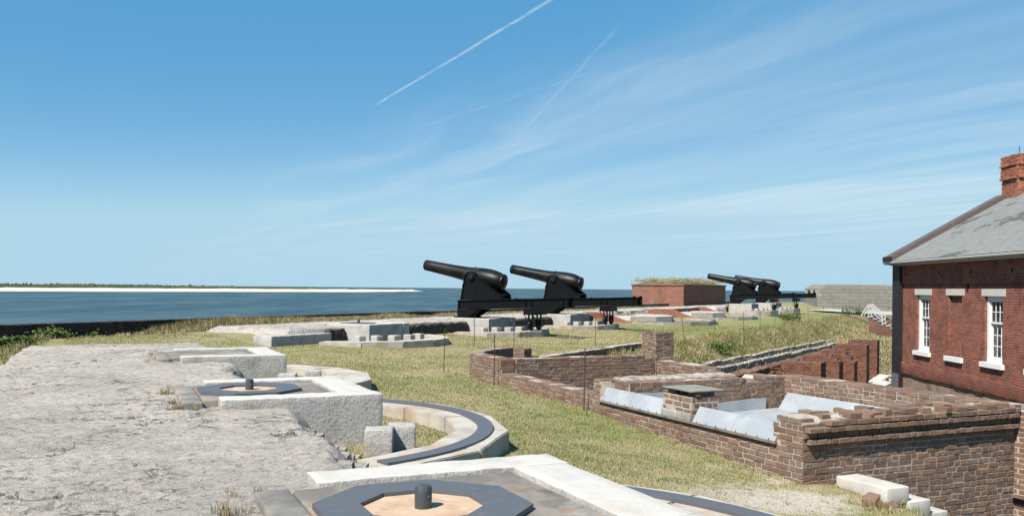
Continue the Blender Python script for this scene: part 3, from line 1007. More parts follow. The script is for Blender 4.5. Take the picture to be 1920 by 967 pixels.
def make_posts(loc, rz, angs, rad, where, zb=0.0):
    c, s = math.cos(rz), math.sin(rz)
    for k, a in enumerate(angs):
        x, y = rad[k] * math.cos(R(a)), rad[k] * math.sin(R(a))
        o = link('stone_post', POST_ME[k % 5], None, None, (loc[0] + c * x - s * y, loc[1] + s * x + c * y, zb))
        o.rotation_euler = (0, 0, rz + R(a) * 0.35)
        o.scale = (1, 1.0 + 0.12 * ((k * 7) % 3 - 1), 1)
        tag(o, f'{ORD[k]} squared granite post from the left beside {where}', 'stone post', 'granite posts in front of the gun platforms')


def p1(y): return F1(0, y)
def p2(y, x=0.0): return F2(x, y)


S1 = 6.5
pl = [
    (F1(0.12, -S1), A1, 'foreground granite gun platform with octagonal grey iron track and short pintle'),
    (p1(0), A1, 'second granite gun platform from the viewer, iron octagon and pintle on top'),
    (p1(S1), A1, 'third granite gun platform from the viewer, at the far end of the wide parapet'),
    (p2(-8), A2, 'pale granite gun platform with a stub pintle, left of the nearest cannon'),
    (p2(0), A2, 'granite gun platform under the nearest black cannon'),
    (p2(8), A2, 'granite gun platform under the second black cannon'),
]
for k, (loc, rz, lab) in enumerate(pl):
    make_platform(loc, rz, lab, 10 * k + 3, plates=k not in (2, 4, 5), pintle=k in (0, 1, 3, 4, 5))
for k, (y, x, lab) in enumerate(((40.6, 1.0, 'third'), (48.6, 1.2, 'farthest'))):
    make_platform(p2(y, x) + Vector((0, 0, 0.17)), A2, f'small pale granite platform under the {lab} black cannon', 90 + 10 * k, plates=False)

make_ring(F1(0.12, -S1), A1, 'stone traverse circle with iron rail beside the foreground platform', 1)
make_ring(p1(0), A1, 'curved stone traverse circle with dark iron rail by the second platform', 2)
make_ring(p1(S1), A1, 'white polygonal stone curb circle beyond the second platform', 3, rail=False)
make_ring(p2(-8), A2, 'low stone curb circle on the lawn left of the nearest cannon', 4, rail=False)
make_ring(p2(0), A2, 'low stone curb circle below the nearest cannon', 5, rail=False)
make_ring(p2(8), A2, 'low stone curb circle below the second cannon', 6, rail=False)
make_ring(p2(19.4, -0.9), A2, 'wide stone circle with iron rail in the grass, nearer of two', 7, ro=6.0, ri=5.4, a0=-62, a1=60, n=7, z0=-0.6, z1=-0.07, rail_r=5.75)
make_ring(p2(31.0, -0.8), A2, 'wide low stone circle in the grass before the third cannon', 8, ro=5.6, ri=5.0, a0=-62, a1=60, n=7, z0=-0.6, z1=-0.10, rail_r=5.35)
for k, (y, x, lab) in enumerate(((40.6, 1.0, 'third'), (48.6, 1.2, 'farthest'))):
    make_ring(p2(y, x) + Vector((0, 0, 0.17)), A2, f'small stone curb circle below the {lab} cannon', 20 + k, rail=False)

pa = (-57, -47, -24, -3, 17)
pr = (2.19, 2.22, 2.24, 2.25, 2.25)
make_posts(p1(0), A1, (-57, -47), (2.16, 2.20), 'the second gun platform from the viewer')
make_posts(p1(S1), A1, (-52, -30), (2.15, 2.2), 'the third gun platform from the viewer')
pa2 = (-50, -36, -21, -4, 14)
for y, wh in ((-8, 'the platform left of the cannons'), (0, 'the platform of the nearest cannon'), (8, 'the platform of the second cannon')):
    make_posts(p2(y), A2, pa2, (2.35, 2.35, 2.4, 2.35, 2.3), wh, -0.03)
for y, x, wh in ((40.6, 1.0, 'the platform of the third cannon'), (48.6, 1.2, 'the platform of the farthest cannon')):
    make_posts(p2(y, x), A2, pa2[:4], (2.3,) * 4, wh, 0.12)

# granite retaining block and shade-painted broken end at the start of the far parapet
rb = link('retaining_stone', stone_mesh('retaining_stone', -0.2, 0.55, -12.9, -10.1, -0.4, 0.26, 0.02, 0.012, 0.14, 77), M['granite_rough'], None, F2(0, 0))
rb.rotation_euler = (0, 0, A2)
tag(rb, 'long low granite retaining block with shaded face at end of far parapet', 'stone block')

# rough broken concrete faces between the far platforms, their shade put into the colour
for k, (ya, yb, lab) in enumerate(((-10.05, -9.2, 'short rough shade-painted concrete face right of the long granite block'), (-6.8, -1.2, 'shade-painted rough concrete face left of the nearest cannon platform'), (1.2, 6.8, 'shade-painted rough concrete face between the two nearest cannon platforms'), (9.2, 12.0, 'shade-painted rough concrete face right of the second cannon platform'))):
    o = link('broken_revetment', stone_mesh('broken_revetment', 0.05, 0.42, ya, yb, -0.4, 0.37, 0.06, 0.05, 0.11, 140 + k, 4.0), M['tabby_shaded'], None, F2(0, 0))
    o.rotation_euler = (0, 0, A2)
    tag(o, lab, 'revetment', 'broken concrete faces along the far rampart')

# stone D-shaped stands of the two gunless emplacements, with brick revetment behind
for k, (y, x) in enumerate(((19.4, -0.9), (31.0, -0.8))):
    t = empty('stone_stand', p2(y, x), A2)
    tag(t, ['low half-round stone gun stand, nearer of the two without cannons', 'low half-round stone gun stand just left of the third cannon'][k], 'gun stand', 'gunless half-round stands on the far rampart')
    n = 6
    for i in range(n):
        b0 = R(-88 + 176 * i / n + 0.25); b1 = R(-88 + 176 * (i + 1) / n - 0.25)
        poly = [(3.3 * math.cos(b0), 3.3 * math.sin(b0)), (3.3 * math.cos(b1), 3.3 * math.sin(b1)), (1.9 * math.cos(b1), 1.9 * math.sin(b1)), (1.9 * math.cos(b0), 1.9 * math.sin(b0))]
        MB().prism(poly, 'z', -0.5, 0.17 + 0.01 * (i % 2)).build('facing_stone', M['curb_stone'] if i % 2 else M['granite'], t)
    MB().prism([(1.89 * math.cos(R(a)), 1.89 * math.sin(R(a))) for a in range(-88, 89, 16)], 'z', -0.45, 0.14).build('floor_fill', M['pale_path'], t)
    mb = MB().box(-0.25, 0.10, -4.2, 4.2, -0.4, 0.40)
    mb.build('revetment', M['revetment_brick'], t)
    mb = MB().prism([(-0.25, -0.3), (2.2, -0.3), (2.2, -0.15), (0.4, 0.46), (-0.25, 0.46)], 'y', 4.35, 4.9)
    mb.build('wing_wall', M['revetment_brick'], t)
    mb = MB().prism([(-0.25, -0.3), (2.6, -0.3), (2.6, -0.1), (1.0, 0.46), (-0.25, 0.46)], 'y', -5.6, -5.0)
    mb.build('wing_wall', M['revetment_brick'], t)


# ------------------------------------------------------------------ cannons
def make_cannon():
    t = empty('cannon')
    bi, ba = M['black_iron'], M['barrel_iron']
    el = R(10.8)
    ax = Vector((math.cos(el), 0, -math.sin(el)))      # towards the breech
    tr = Vector((0.10, 0, 2.315))                       # trunnion centre
    # barrel: s measured from the trunnion, muzzle at -2.72, breech face at +1.42
    prof = [(-2.10, 0.0), (-2.10, 0.115), (-2.70, 0.118), (-2.715, 0.135), (-2.72, 0.225), (-2.70, 0.238), (-2.3, 0.246), (-1.7, 0.262), (-1.1, 0.285), (-0.6, 0.315), (-0.25, 0.352),
            (0.05, 0.392), (0.35, 0.425), (0.62, 0.435), (0.85, 0.425), (1.05, 0.395), (1.22, 0.345), (1.34, 0.275), (1.40, 0.18), (1.425, 0.09), (1.43, 0.0)]
    b = MB().lathe(prof, tr, ax, 36).build('barrel', ba, t, 35)
    MB().cyl(tr + Vector((0, -0.60, 0)), tr + Vector((0, 0.60, 0)), 0.135, n=20).build('trunnion', ba, b, 40)
    MB().cyl(tr + Vector((0.0, 0, 0)) + ax * -0.15 + Vector((0.06, 0, 0.36)), tr + ax * -0.15 + Vector((0.06, 0, 0.42)), 0.018, n=8).build('vent_stud', ba, b, 40)
    # toothed breech ring and cascabel
    br = MB().lathe([(1.24, 0.0), (1.24, 0.335), (1.28, 0.345), (1.32, 0.335), (1.33, 0.26), (1.33, 0.0)], tr + ax * 0.04, ax, 28).build('breech_ring', ba, b, 40)
    # top carriage: two cheeks
    cheek = [(-0.44, 1.285), (-0.40, 1.40), (-0.26, 2.16), (-0.19, 2.36), (-0.06, 2.47), (0.10, 2.505), (0.26, 2.46), (0.38, 2.34), (1.34, 1.62), (1.50, 1.50), (1.50, 1.325)]
    for s in (-1, 1):
        y = 0.455 * s
        ch = MB().prism(cheek, 'y', y - 0.018, y + 0.018).build('cheek', bi, t)
        # flange round the edge of the cheek
        mb = MB()
        n = len(cheek)
        cx, cz = 0.3, 1.8
        for i in range(n - 1):
            a = Vector((cheek[i][0], 0, cheek[i][1])); c = Vector((cheek[i + 1][0], 0, cheek[i + 1][1]))
            d = (c - a).normalized(); nn = Vector((d.z, 0, -d.x))
            q = [a, c, c + nn * 0.022, a + nn * 0.022]
            if (Vector((cx, 0, cz)) - a).dot(nn) > 0:
                q = [a, c, c - nn * 0.022, a - nn * 0.022]
            vs = [(p.x, y - 0.07, p.z) for p in q] + [(p.x, y + 0.07, p.z) for p in q]
            mb.add(vs, [(0, 1, 2, 3), (4, 7, 6, 5), (0, 4, 5, 1), (1, 5, 6, 2), (2, 6, 7, 3), (3, 7, 4, 0)])
        mb.build('flange', bi, ch)
        rv = MB()
        for (px, pz) in [(-0.30, 1.5), (-0.25, 1.75), (-0.2, 2.0), (0.0, 1.42), (0.35, 1.42), (0.7, 1.42), (1.05, 1.42), (0.55, 2.12), (0.8, 1.94), (1.05, 1.76), (0.35, 1.9), (0.3, 1.62), (0.75, 1.65)]:
            rv.cyl((px, y + 0.018 * s, pz), (px, y + 0.04 * s, pz), 0.028, 0.018, 8)
        rv = rv.build('rivets', bi, ch); rv['kind'] = 'stuff'
        MB().lathe([(0, 0.20), (0.03, 0.20), (0.045, 0.15), (0.05, 0.0)], (tr.x, y + 0.018 * s, tr.z), (0, s, 0), 20).build('trunnion_cap', bi, ch, 40)
    MB().box(-0.40, -0.34, -0.437, 0.437, 1.33, 1.95).build('front_transom', bi, t)
    MB().box(1.30, 1.36, -0.437, 0.437, 1.33, 1.52).build('rear_transom', bi, t)
    MB().cyl((1.50, -0.30, 1.53), (1.74, -0.30, 1.53), 0.018, n=8).build('lever', bi, t)
    # chassis: two rails rising gently to the rear
    x0, x1 = -0.60, 4.55
    zt = lambda x: 1.270 + (x - x0) * 0.0318
    for s in (-1, 1):
        y = 0.455 * s
        rl = MB()
        for (lo, hi, hw) in ((-0.035, 0.0, 0.085), (-0.365, -0.0351, 0.016), (-0.40, -0.3651, 0.085)):
            rl.prism([(x0, zt(x0) + lo), (x1, zt(x1) + lo), (x1, zt(x1) + hi), (x0, zt(x0) + hi)], 'y', y - hw, y + hw)
        rl = rl.build('rail', bi, t)
        for x in (-0.52, 2.72, 3.02, 4.45):
            MB().box(x - 0.012, x + 0.012, y + s * 0.0165, y + s * 0.075, zt(x) - 0.362, zt(x) - 0.038).build('stiffener', bi, rl)
        MB().box(4.40, 4.52, y - 0.05, y + 0.05, zt(4.45), zt(4.45) + 0.05).build('stop_block', bi, rl)
        MB().box(1.75, 1.85, y - 0.05, y + 0.05, zt(1.8), zt(1.8) + 0.03).build('stop_block', bi, rl)
    MB().box(-0.60, -0.56, -0.438, 0.438, 0.90, 1.235).build('end_plate', bi, t)
    MB().box(4.36, 4.40, -0.438, 0.438, 1.05, 1.38).build('end_plate', bi, t)
    # front pedestal on the pintle block
    MB().prism([(-0.58, 0.525), (-0.10, 0.525), (0.10, 0.62), (0.52, 0.885), (-0.58, 0.868)], 'y', -0.52, -0.46).build('pedestal_side', bi, t)
    MB().prism([(-0.58, 0.525), (-0.10, 0.525), (0.10, 0.62), (0.52, 0.885), (-0.58, 0.868)], 'y', 0.46, 0.52).build('pedestal_side', bi, t)
    MB().box(-0.58, -0.12, -0.459, 0.459, 0.53, 0.86).build('pedestal', bi, t)
    MB().cyl((0.2, -0.54, 0.56), (0.62, -0.54, 0.85), 0.022, n=8).build('brace', bi, t)
    MB().cyl((-0.35, 0, 0.5), (-0.35, 0, 0.56), 0.62, n=24).build('base_plate', bi, t)
    # rear transom with two forked traversing wheels on the circle
    xw = 2.93
    MB().box(xw - 0.26, xw + 0.26, -0.56, 0.56, 0.74, 0.96).build('bolster', bi, t)
    MB().box(xw - 0.34, xw + 0.34, -0.50, 0.50, 0.70, 0.7395).build('bolster_plate', bi, t)
    for s in (-1, 1):
        y = 0.40 * s
        fk = MB()
        for dx in (-0.085, 0.085):
            fk.box(xw + dx - 0.02, xw + dx + 0.02, y - 0.05, y + 0.05, 0.22, 0.7)
        fk.cyl((xw - 0.13, y, 0.26), (xw + 0.13, y, 0.26), 0.04, n=10)
        fk.build('fork', bi, t)
        MB().lathe([(-0.055, 0.0), (-0.055, 0.20), (-0.045, 0.222), (0.045, 0.222), (0.055, 0.20), (0.055, 0.0)], (xw, y, 0.262), (1, 0, 0), 24).build('wheel', bi, t, 40)
        MB().cyl((xw - 0.30, y, 0.72), (xw - 0.14, y, 0.30), 0.018, n=8).build('fork_stay', bi, t)
    return t


c0 = make_cannon()
cl = ['nearest and largest black cannon on its iron carriage, leftmost of four', 'second black cannon from the left, barrel raised over the sea',
      'third black cannon from the left, in front of the red brick magazine', 'farthest black cannon, rightmost of the four']
for k, (y, x) in enumerate(((0, 0), (8, 0), (40.6, 1.0), (48.6, 1.2))):
    c = c0 if k == 0 else copy_tree(c0)
    c.location = p2(y, x) + Vector((0, 0, 0.17 if k > 1 else 0))
    c.rotation_euler = (0, 0, A2 + R(1.5))
    tag(c, cl[k], 'cannon', 'black cannons along the far rampart')

# broken lumps along the ragged inner edge of the near parapet
rr = random.Random(41)
mb = MB()
for i in range(150):
    y = rr.uniform(-6, 8); 
    if min(abs(y + S1), abs(y), abs(y - S1)) < 1.3: continue
    x = 0.55 + rr.uniform(-0.45, 0.5); r = rr.uniform(0.02, 0.075)
    z = max(0.36 - 0.62 * max(0, x - 0.15), -0.12)
    p = F1(x, y, z)
    vs = [(p.x + r * c[0] * rr.uniform(.7, 1.3), p.y + r * c[1] * rr.uniform(.7, 1.3), p.z + r * c[2] * rr.uniform(.5, .9)) for c in [(1, 1, 1), (1, -1, 1), (-1, 1, 1), (-1, -1, 1), (1.1, 1.1, -1), (1.1, -1.1, -1), (-1.1, 1.1, -1), (-1.1, -1.1, -1)]]
    mb.add(vs, [(0, 2, 3, 1), (4, 5, 7, 6), (0, 1, 5, 4), (1, 3, 7, 5), (3, 2, 6, 7), (2, 0, 4, 6)])
o = mb.build('concrete_rubble', M['tabby_slab'])
tag(o, 'broken concrete lumps along the inner edge of the foreground parapet', 'rubble', kind='stuff')
# ------------------------------------------------------------------ brick ruins beside the lawn
KX, KY = 6.16, -3.10
nV1 = (-V1.x, -V1.y); nU1 = (-U1.x, -U1.y); tV1 = (V1.x, V1.y); tU1 = (U1.x, U1.y)
tV2 = (V2.x, V2.y); tU2 = (U2.x, U2.y); nU2 = (-U2.x, -U2.y); nV2 = (-V2.x, -V2.y)


def dirof(n):
    return (-n[1], n[0])


def rag(seed, amp, f=2.3):
    return lambda s: amp * (mnoise.noise(Vector((s * f, seed * 3.7, 0.5))) + 0.5 * mnoise.noise(Vector((s * f * 3.1, seed * 1.3, 2.5))))


def wall_run(bw, thing, root, F, start, nrm, length, z0, top, thick, seed, offset=None, back=True, base=None, front=True, mat='mortar', bond='mix', hole=None, zc=None, ends=(False, False), course=0.075, joint=0.011, back_all=False, skip=0.0):
    """one straight stretch of wall as a part (its mortar body); bricks become its sub-parts"""
    d = dirof(nrm)
    p = F(*start)
    p = (p.x, p.y)
    mb = core_wall(MB(), (p[0] - root.x, p[1] - root.y), d, nrm, length, z0 - root.z, lambda s: top(s) - root.z, thick)
    part = mb.build('wall', M[mat], thing)
    dep = thick * 0.5 - 0.006
    if front:
        bw.face(p, d, nrm, length, z0, top, dep, offset=offset, base=base, owner=part, bond=bond, hole=hole, zc=zc, course=course, joint=joint, skip=skip)
    bn = (-nrm[0], -nrm[1])
    bd = dirof(bn)
    pb = (p[0] + d[0] * length - nrm[0] * thick, p[1] + d[1] * length - nrm[1] * thick)
    if back:
        tb = lambda s: top(length - s)
        bw.face(pb, bd, bn, length, z0, tb, dep, owner=part, bond='head', zc=zc, base=None if back_all else (lambda s: top(length - s) - 0.16), course=course, joint=joint)
    if ends[0]:
        n = (-d[0], -d[1])
        q = (p[0] - nrm[0] * thick, p[1] - nrm[1] * thick)
        # start end: faces -d
        bw.face(q, dirof(n), n, thick, z0, lambda s: top(0.02), min(0.1, length * 0.4), owner=part, zc=zc, course=course, joint=joint)
    if ends[1]:
        n = d
        q = (p[0] + d[0] * length, p[1] + d[1] * length)
        bw.face(q, dirof(n), n, thick, z0, lambda s: top(length - 0.02), min(0.1, length * 0.4), owner=part, zc=zc, course=course, joint=joint)
    return part


def gz(F, x, y):
    p = F(x, y)
    return float(ground_z(p.x, p.y))


# ---- ruin 1: square chamber under a sheet metal roof
root1 = F1(KX, KY, -1.6)
ruin1 = empty('brick_chamber', root1)
tag(ruin1, 'roofless square brick chamber with corbelled front wall and metal sheets inside', 'ruin')
bw = Brickwork('ruin', 21)


def topA(s):
    t = 5.2 - s
    if t > 4.93: return 0.20
    if t > 0.47: return -0.150
    return 0.24 + (0.0 if t > 0.12 else -0.07)


gA = lambda s: gz(F1, KX - 0.05, KY + 5.2 - s) - 0.06
wall_run(bw, ruin1, root1, F1, (KX, KY + 5.2), nV1, 5.2, -1.0, topA, 0.42, 1, base=gA, zc=0.225, bond='mix', joint=0.013)
ragD = rag(3, 0.018)
topD = lambda s: 0.205 + ragD(s) - (0.06 if s < 0.25 else 0.0)


def offD(i):
    return (0.10, 0.10, 0.03, 0.075)[i] if i < 4 else 0.0


wall_run(bw, ruin1, root1, F1, (KX + 0.002, KY), nU1, 3.84, -1.55, topD, 0.55, 2, offset=offD, bond='mix', zc=0.205, joint=0.014)
# broken coping along the top of the front wall
rng = random.Random(9)
s = 0.35
while s < 3.65:
    l = rng.uniform(0.10, 0.24)
    hgt = rng.uniform(0.05, 0.085)
    dpt = rng.uniform(0.16, 0.30)
    p = F1(KX + s + l / 2, KY + rng.uniform(-0.07, 0.08) - (0.05 if s > 2.2 else 0), 0.200 + rng.uniform(-.01, .012))
    if rng.random() < 0.88:
        bw.loose(p, A1 + rng.uniform(-.15, .15), rng.uniform(-.06, .06), (l - 0.012, dpt, hgt), nU1)
    p = F1(KX + s + l / 2, KY + 0.28 + rng.uniform(-.02, .03), 0.198 + rng.uniform(-.01, .012))
    if rng.random() < 0.8:
        bw.loose(p, A1 + rng.uniform(-.1, .1), rng.uniform(-.1, .1), (l - 0.012, rng.uniform(0.16, 0.24), hgt * 0.9), nU1)
    s += l
ragC = rag(5, 0.012)
wall_run(bw, ruin1, root1, F1, (KX + 3.62, KY + 4.65), nV1, 4.65, -0.9, lambda s: 0.235 + ragC(s), 0.46, 3, zc=0.235, bond='mix', joint=0.014)
ragB = rag(6, 0.02)
wall_run(bw, ruin1, root1, F1, (KX + 0.26, KY + 4.42), nU1, 3.36, -0.9, lambda s: 0.215 + ragB(s) - (0.07 if 2.55 < s < 3.0 else 0), 0.72, 4, zc=0.215, bond='mix', ends=(True, False))
# outer side of the chamber towards the house
wall_run(bw, ruin1, root1, F1, (KX + 4.08, KY), tV1, 5.1, -3.0, lambda s: 0.18, 0.3, 5, back=False, front=False)
bw.emit(ruin1)
# rough lime capping lying along the back wall
mb = MB()
link('lime_capping', stone_mesh('lime_capping', 0.3, 2.7, 4.60, 5.06, 0.17, 0.262, 0.03, 0.022, 0.06, 31, 6), M['lime_cap'], ruin1, F1(KX, KY) - root1).rotation_euler = (0, 0, A1)
link('lime_capping', stone_mesh('lime_capping', 0.5, 3.9, 0.10, 0.34, 0.15, 0.232, 0.03, 0.022, 0.06, 33, 6), M['lime_cap'], ruin1, F1(KX, KY) - root1).rotation_euler = (0, 0, A1)

# ---- the sheet metal roof inside it
tin = empty('sheet_metal_roof', F1(KX, KY, 0), A1)
tag(tin, 'pale blue-grey sheet metal roof laid inside the brick chamber', 'metal roof')
MB().prism([(0.131, 0.086), (1.9, -0.40), (3.60, -0.36), (3.60, -0.38), (1.9, -0.42), (0.131, 0.066)], 'y', 0.44, 2.26).build('roof_sheet', M['tin'], tin)
MB().prism([(0.131, 0.094), (1.9, -0.39), (3.60, -0.35), (3.60, -0.37), (1.9, -0.41), (0.131, 0.074)], 'y', 2.262, 4.40).build('roof_sheet', M['tin'], tin)
for (y0, y1) in ((0.475, 1.36), (1.352, 2.235), (3.035, 3.98), (3.972, 4.92)):
    MB().prism([(-0.03, -0.118), (-0.018, -0.118), (0.108, 0.085), (0.130, 0.088), (0.130, 0.098), (0.100, 0.096)], 'y', y0, y1).build('fascia_sheet', M['tin'], tin)
    nb = 4
    for i in range(nb):
        y = y0 + (y1 - y0) * (i + 0.5) / nb
        MB().cyl((-0.030, y, -0.10), (-0.038, y, -0.099), 0.008, n=8).build('bolt', M['lead_flashing'], tin)
MB().box(-0.045, 0.03, 0.46, 4.94, -0.150, -0.121).build('sill_board', M['old_timber'], tin)
MB().prism([(1.0, -0.35), (1.6, -0.42), (1.6, -0.12), (1.0, -0.10)], 'y', 4.385, 4.398).build('flashing_sheet', M['tin'], tin)
MB().prism([(1.62, -0.43), (3.15, -0.40), (3.15, -0.15), (1.62, -0.22)], 'y', 4.37, 4.383).build('flashing_sheet', M['tin'], tin)
MB().prism([(0.10, -0.05), (0.98, -0.3), (0.98, 0.03), (0.10, 0.05)], 'y', 4.39, 4.402).build('flashing_sheet', M['tin'], tin)
MB().add([(3.36, 0.6, -0.37), (3.36, 4.30, -0.37), (3.59, 4.30, -0.07), (3.59, 0.6, -0.06), (3.37, 0.6, -0.38), (3.37, 4.30, -0.38), (3.60, 4.30, -0.08), (3.60, 0.6, -0.07)],
         [(0, 1, 2, 3), (7, 6, 5, 4), (0, 4, 5, 1), (3, 2, 6, 7), (0, 3, 7, 4), (1, 5, 6, 2)]).build('flashing_sheet', M['tin'], tin)

# ---- chimney stub with a flat cap
rs = F1(KX, KY + 2.27, -0.15)
stub = empty('chimney_stub', rs)
tag(stub, 'squat brick and mortar chimney stub under a flat grey cap board', 'chimney')
bs = Brickwork('ruin', 44)
ragS = rag(8, 0.015)
wall_run(bs, stub, rs, F1, (KX - 0.02, KY + 3.02), nV1, 0.75, 0.0, lambda s: 0.235 + ragS(s), 0.50, 8, bond='stretch', joint=0.032, course=0.088, ends=(True, True), skip=0.08)
for (dx, dy) in ((0.05, 0.08), (0.05, 0.60), (0.34, 0.05), (0.34, 0.58), (0.22, 0.03)):
    for k in range(2 if dx > 0.1 else 1):
        bs.loose(F1(KX + dx, KY + 2.27 + dy, 0.238 + k * 0.001), A1 + (-math.pi / 2 if dx < .1 else 0) + rng.uniform(-.06, .06), 0, (0.19, 0.09, 0.06), nV1)
        if dx > 0.1:
            bs.items[-1] = (*bs.items[-1][:3], (0.19, 0.09, 0.058), *bs.items[-1][4:])
bs.emit(stub)
for (y0, y1) in ((2.275, 2.60), (2.61, 3.015)):
    me = stone_mesh('lintel_stone', -0.045, 0.5, y0, y1, -0.135, -0.005, 0.012, 0.010, 0.06, 51 + y0)
    o = link('lintel_stone', me, M['old_concrete'], stub, F1(KX, KY) - rs)
    o.rotation_euler = (0, 0, A1)
me = stone_mesh('cap_board', -0.04, 0.56, 2.24, 2.98, 0.304, 0.330, 0.004, 0.004, 0.1, 55)
o = link('cap_board', me, M['cap_board'], stub, F1(KX, KY) - rs); o.rotation_euler = (0, 0, A1)

# ---- ruin 2: rounded low chamber with a tall pillar
root2 = F1(KX, KY + 9.3, -1.4)
ruin2 = empty('brick_chamber', root2)
tag(ruin2, 'low ruined brick chamber with rounded left end and a tall square pillar', 'ruin')
bw2 = Brickwork('ruin', 63)
r21 = rag(11, 0.012); r22 = rag(12, 0.014); r23 = rag(13, 0.016); r24 = rag(14, 0.02)
wall_run(bw2, ruin2, root2, F1, (KX, KY + 9.3), nV1, 4.1, -1.2, lambda s: -0.055 + r21(s), 0.34, 11, base=lambda s: gz(F1, KX - 0.05, KY + 9.3 - s) - 0.06, zc=-0.055, back_all=False)
wall_run(bw2, ruin2, root2, F1, (KX, KY + 10.9), nV1, 1.6, -1.2, lambda s: 0.255 + r22(s), 0.34, 12, base=lambda s: gz(F1, KX - 0.05, KY + 10.9 - s) - 0.06, zc=0.255, back_all=True, ends=(False, True))
# where the two wall lines meet: rounded corner
det = V1.x * V2.y - V1.y * V2.x
b1 = V1.dot(O1) + KX; b2 = V2.dot(O2) + 8.62
CX = Vector(((b1 * V2.y - b2 * V1.y) / det, (V1.x * b2 - V2.x * b1) / det))
pA = O1 + V1 * KX + U1 * (KY + 10.9)
pB = CX + U2 * 1.5
pts = []
NS = 8
for i in range(NS + 1):
    t = i / NS
    pts.append(pA * (1 - t) ** 2 + CX * 2 * t * (1 - t) + pB * t * t)
for i in range(NS):
    a, b = pts[i], pts[i + 1]
    h = (b - a).normalized()
    n = (-h.y, h.x)
    wall_run(bw2, ruin2, root2, lambda x, y, b=b: Vector((b.x, b.y, 0)), (0, 0), n, (b - a).length, -1.2, lambda s, i=i: 0.26 + r22(s + i) * 1.2, 0.34, 13 + i, zc=0.258, back_all=True)


def topR(s):
    if s < 0.55: return 0.25 + r23(s)
    if s < 1.15: return -0.55
    if s < 1.6: return 0.17
    if s < 2.0: return -0.05
    return -0.085 - 0.012 * s * 0.4 + r23(s) + (0.03 if s > 7.5 else 0)


for (a, b) in ((0, 0.55), (0.55, 1.15), (1.15, 1.6), (1.6, 11.5)):
    pR = pB + V2 * 0.34 + U2 * a
    wall_run(bw2, ruin2, root2, lambda x, y, pR=pR: Vector((pR.x, pR.y, 0)), (0, 0), tV2, b - a, -1.3, lambda s, a=a: topR(s + a), 0.34, 30, zc=0.255, bond='mix', ends=(True, True) if b < 2 else (True, False))
wall_run(bw2, ruin2, root2, F1, (KX + 0.345, KY + 9.3), nU1, 3.66, -1.25, lambda s: 0.245 + r24(s) - 0.10 * float(sstep(3.2, 3.66, s)), 0.36, 40, zc=0.25, bond='mix', joint=0.014, hole=lambda s, z: 2.28 < s < 2.42 and -0.62 < z < -0.48)
rp = rag(17, 0.015, 5)
wall_run(bw2, ruin2, root2, F1, (KX + 4.01, KY + 9.28), nU1, 0.52, -1.25, lambda s: 0.78 + rp(s), 0.62, 41, zc=0.79, bond='stretch', ends=(True, True), back_all=True, joint=0.013)
wall_run(bw2, ruin2, root2, F1, (KX + 4.05, KY + 9.95), nV1, 1.9 - 0.62 + 1.4, -1.25, lambda s: 0.12 + r24(s) * 2, 0.34, 42, zc=0.12, bond='mix')
bw2.emit(ruin2)

# ---- granite steps going down beside the front wall of ruin 1
st = empty('stone_steps', F1(KX + 0.4, KY, -1.5), A1)
tag(st, 'pale granite steps going down along the brick wall at lower right', 'steps')
for k in range(5):
    x0 = 0.12 + 0.325 * k
    zt = -0.50 - 0.175 * k
    link('step', stone_mesh('step', x0, x0 + 0.36, -0.82 - 0.03 * (k % 2), -0.02, zt - 0.20 + 1.5, zt + 1.5, 0.012, 0.005, 0.09, 120 + k), M['granite_pale'], st)
for k, (x, y, z, rz) in enumerate(((0.16, -0.93, -0.58, 0.5), (0.33, -1.0, -0.68, -0.25))):
    o = link('loose_brick', stone_mesh('loose_brick', -0.12, 0.12, -0.075, 0.075, -0.04, 0.06, 0.018, 0.012, 0.04, 130 + k, 9), M['ruin_brick'], None, F1(KX + x, KY + y, z))
    o.rotation_euler = (0.1, -0.12, A1 + rz)
    tag(o, ['brown brick lying behind the topmost granite step end', 'brown brick propped against the end of the topmost granite step'][k], 'brick', 'loose bricks by the steps')
# brick pier and black bracket at the right edge
bp = empty('brick_pier', F1(KX + 3.86, KY - 0.02, -3.0), A1)
tag(bp, 'pale brick pier cut by the right edge beside the corbelled wall', 'pier')
MB().box(0.0, 0.9, -0.2, 0.5, 0.0, 3.14).build('shaft', M['footing_pale'], bp)
MB().box(-0.03, 0.93, -0.23, 0.53, 1.85, 1.92).build('band', M['black_iron'], bp)
MB().prism([(-0.02, 1.3), (0.1, 1.3), (0.35, 1.80), (0.35, 1.87), (-0.02, 1.87)], 'y', -0.26, -0.20).build('bracket', M['black_iron'], bp)

# ------------------------------------------------------------------ foundations and casemate piers below the far lawn
def found_row(x, w, y0, y1, dz, mat, label, seed, amp):
    t = empty('foundation_wall', F2(x, y0, -3.0), A2)
    tag(t, label, 'foundation', 'stepped foundation walls below the grass slope')
    y = 0.0; k = 0
    rr = random.Random(seed)
    while y < y1 - y0:
        l = rr.uniform(1.2, 2.4)
        zt = -0.86 - dz - 0.0150 * (y + y0 + 5) + rr.uniform(-0.03, 0.03) + 3.0
        link('masonry_block', stone_mesh('masonry_block', -w / 2 + rr.uniform(-.04, .04), w / 2 + rr.uniform(-.04, .04), y, min(y + l, y1 - y0) - 0.015, zt - 0.55, zt, 0.02, amp, 0.10, seed + k, 6.0), M[mat], t)
        y += l; k += 1


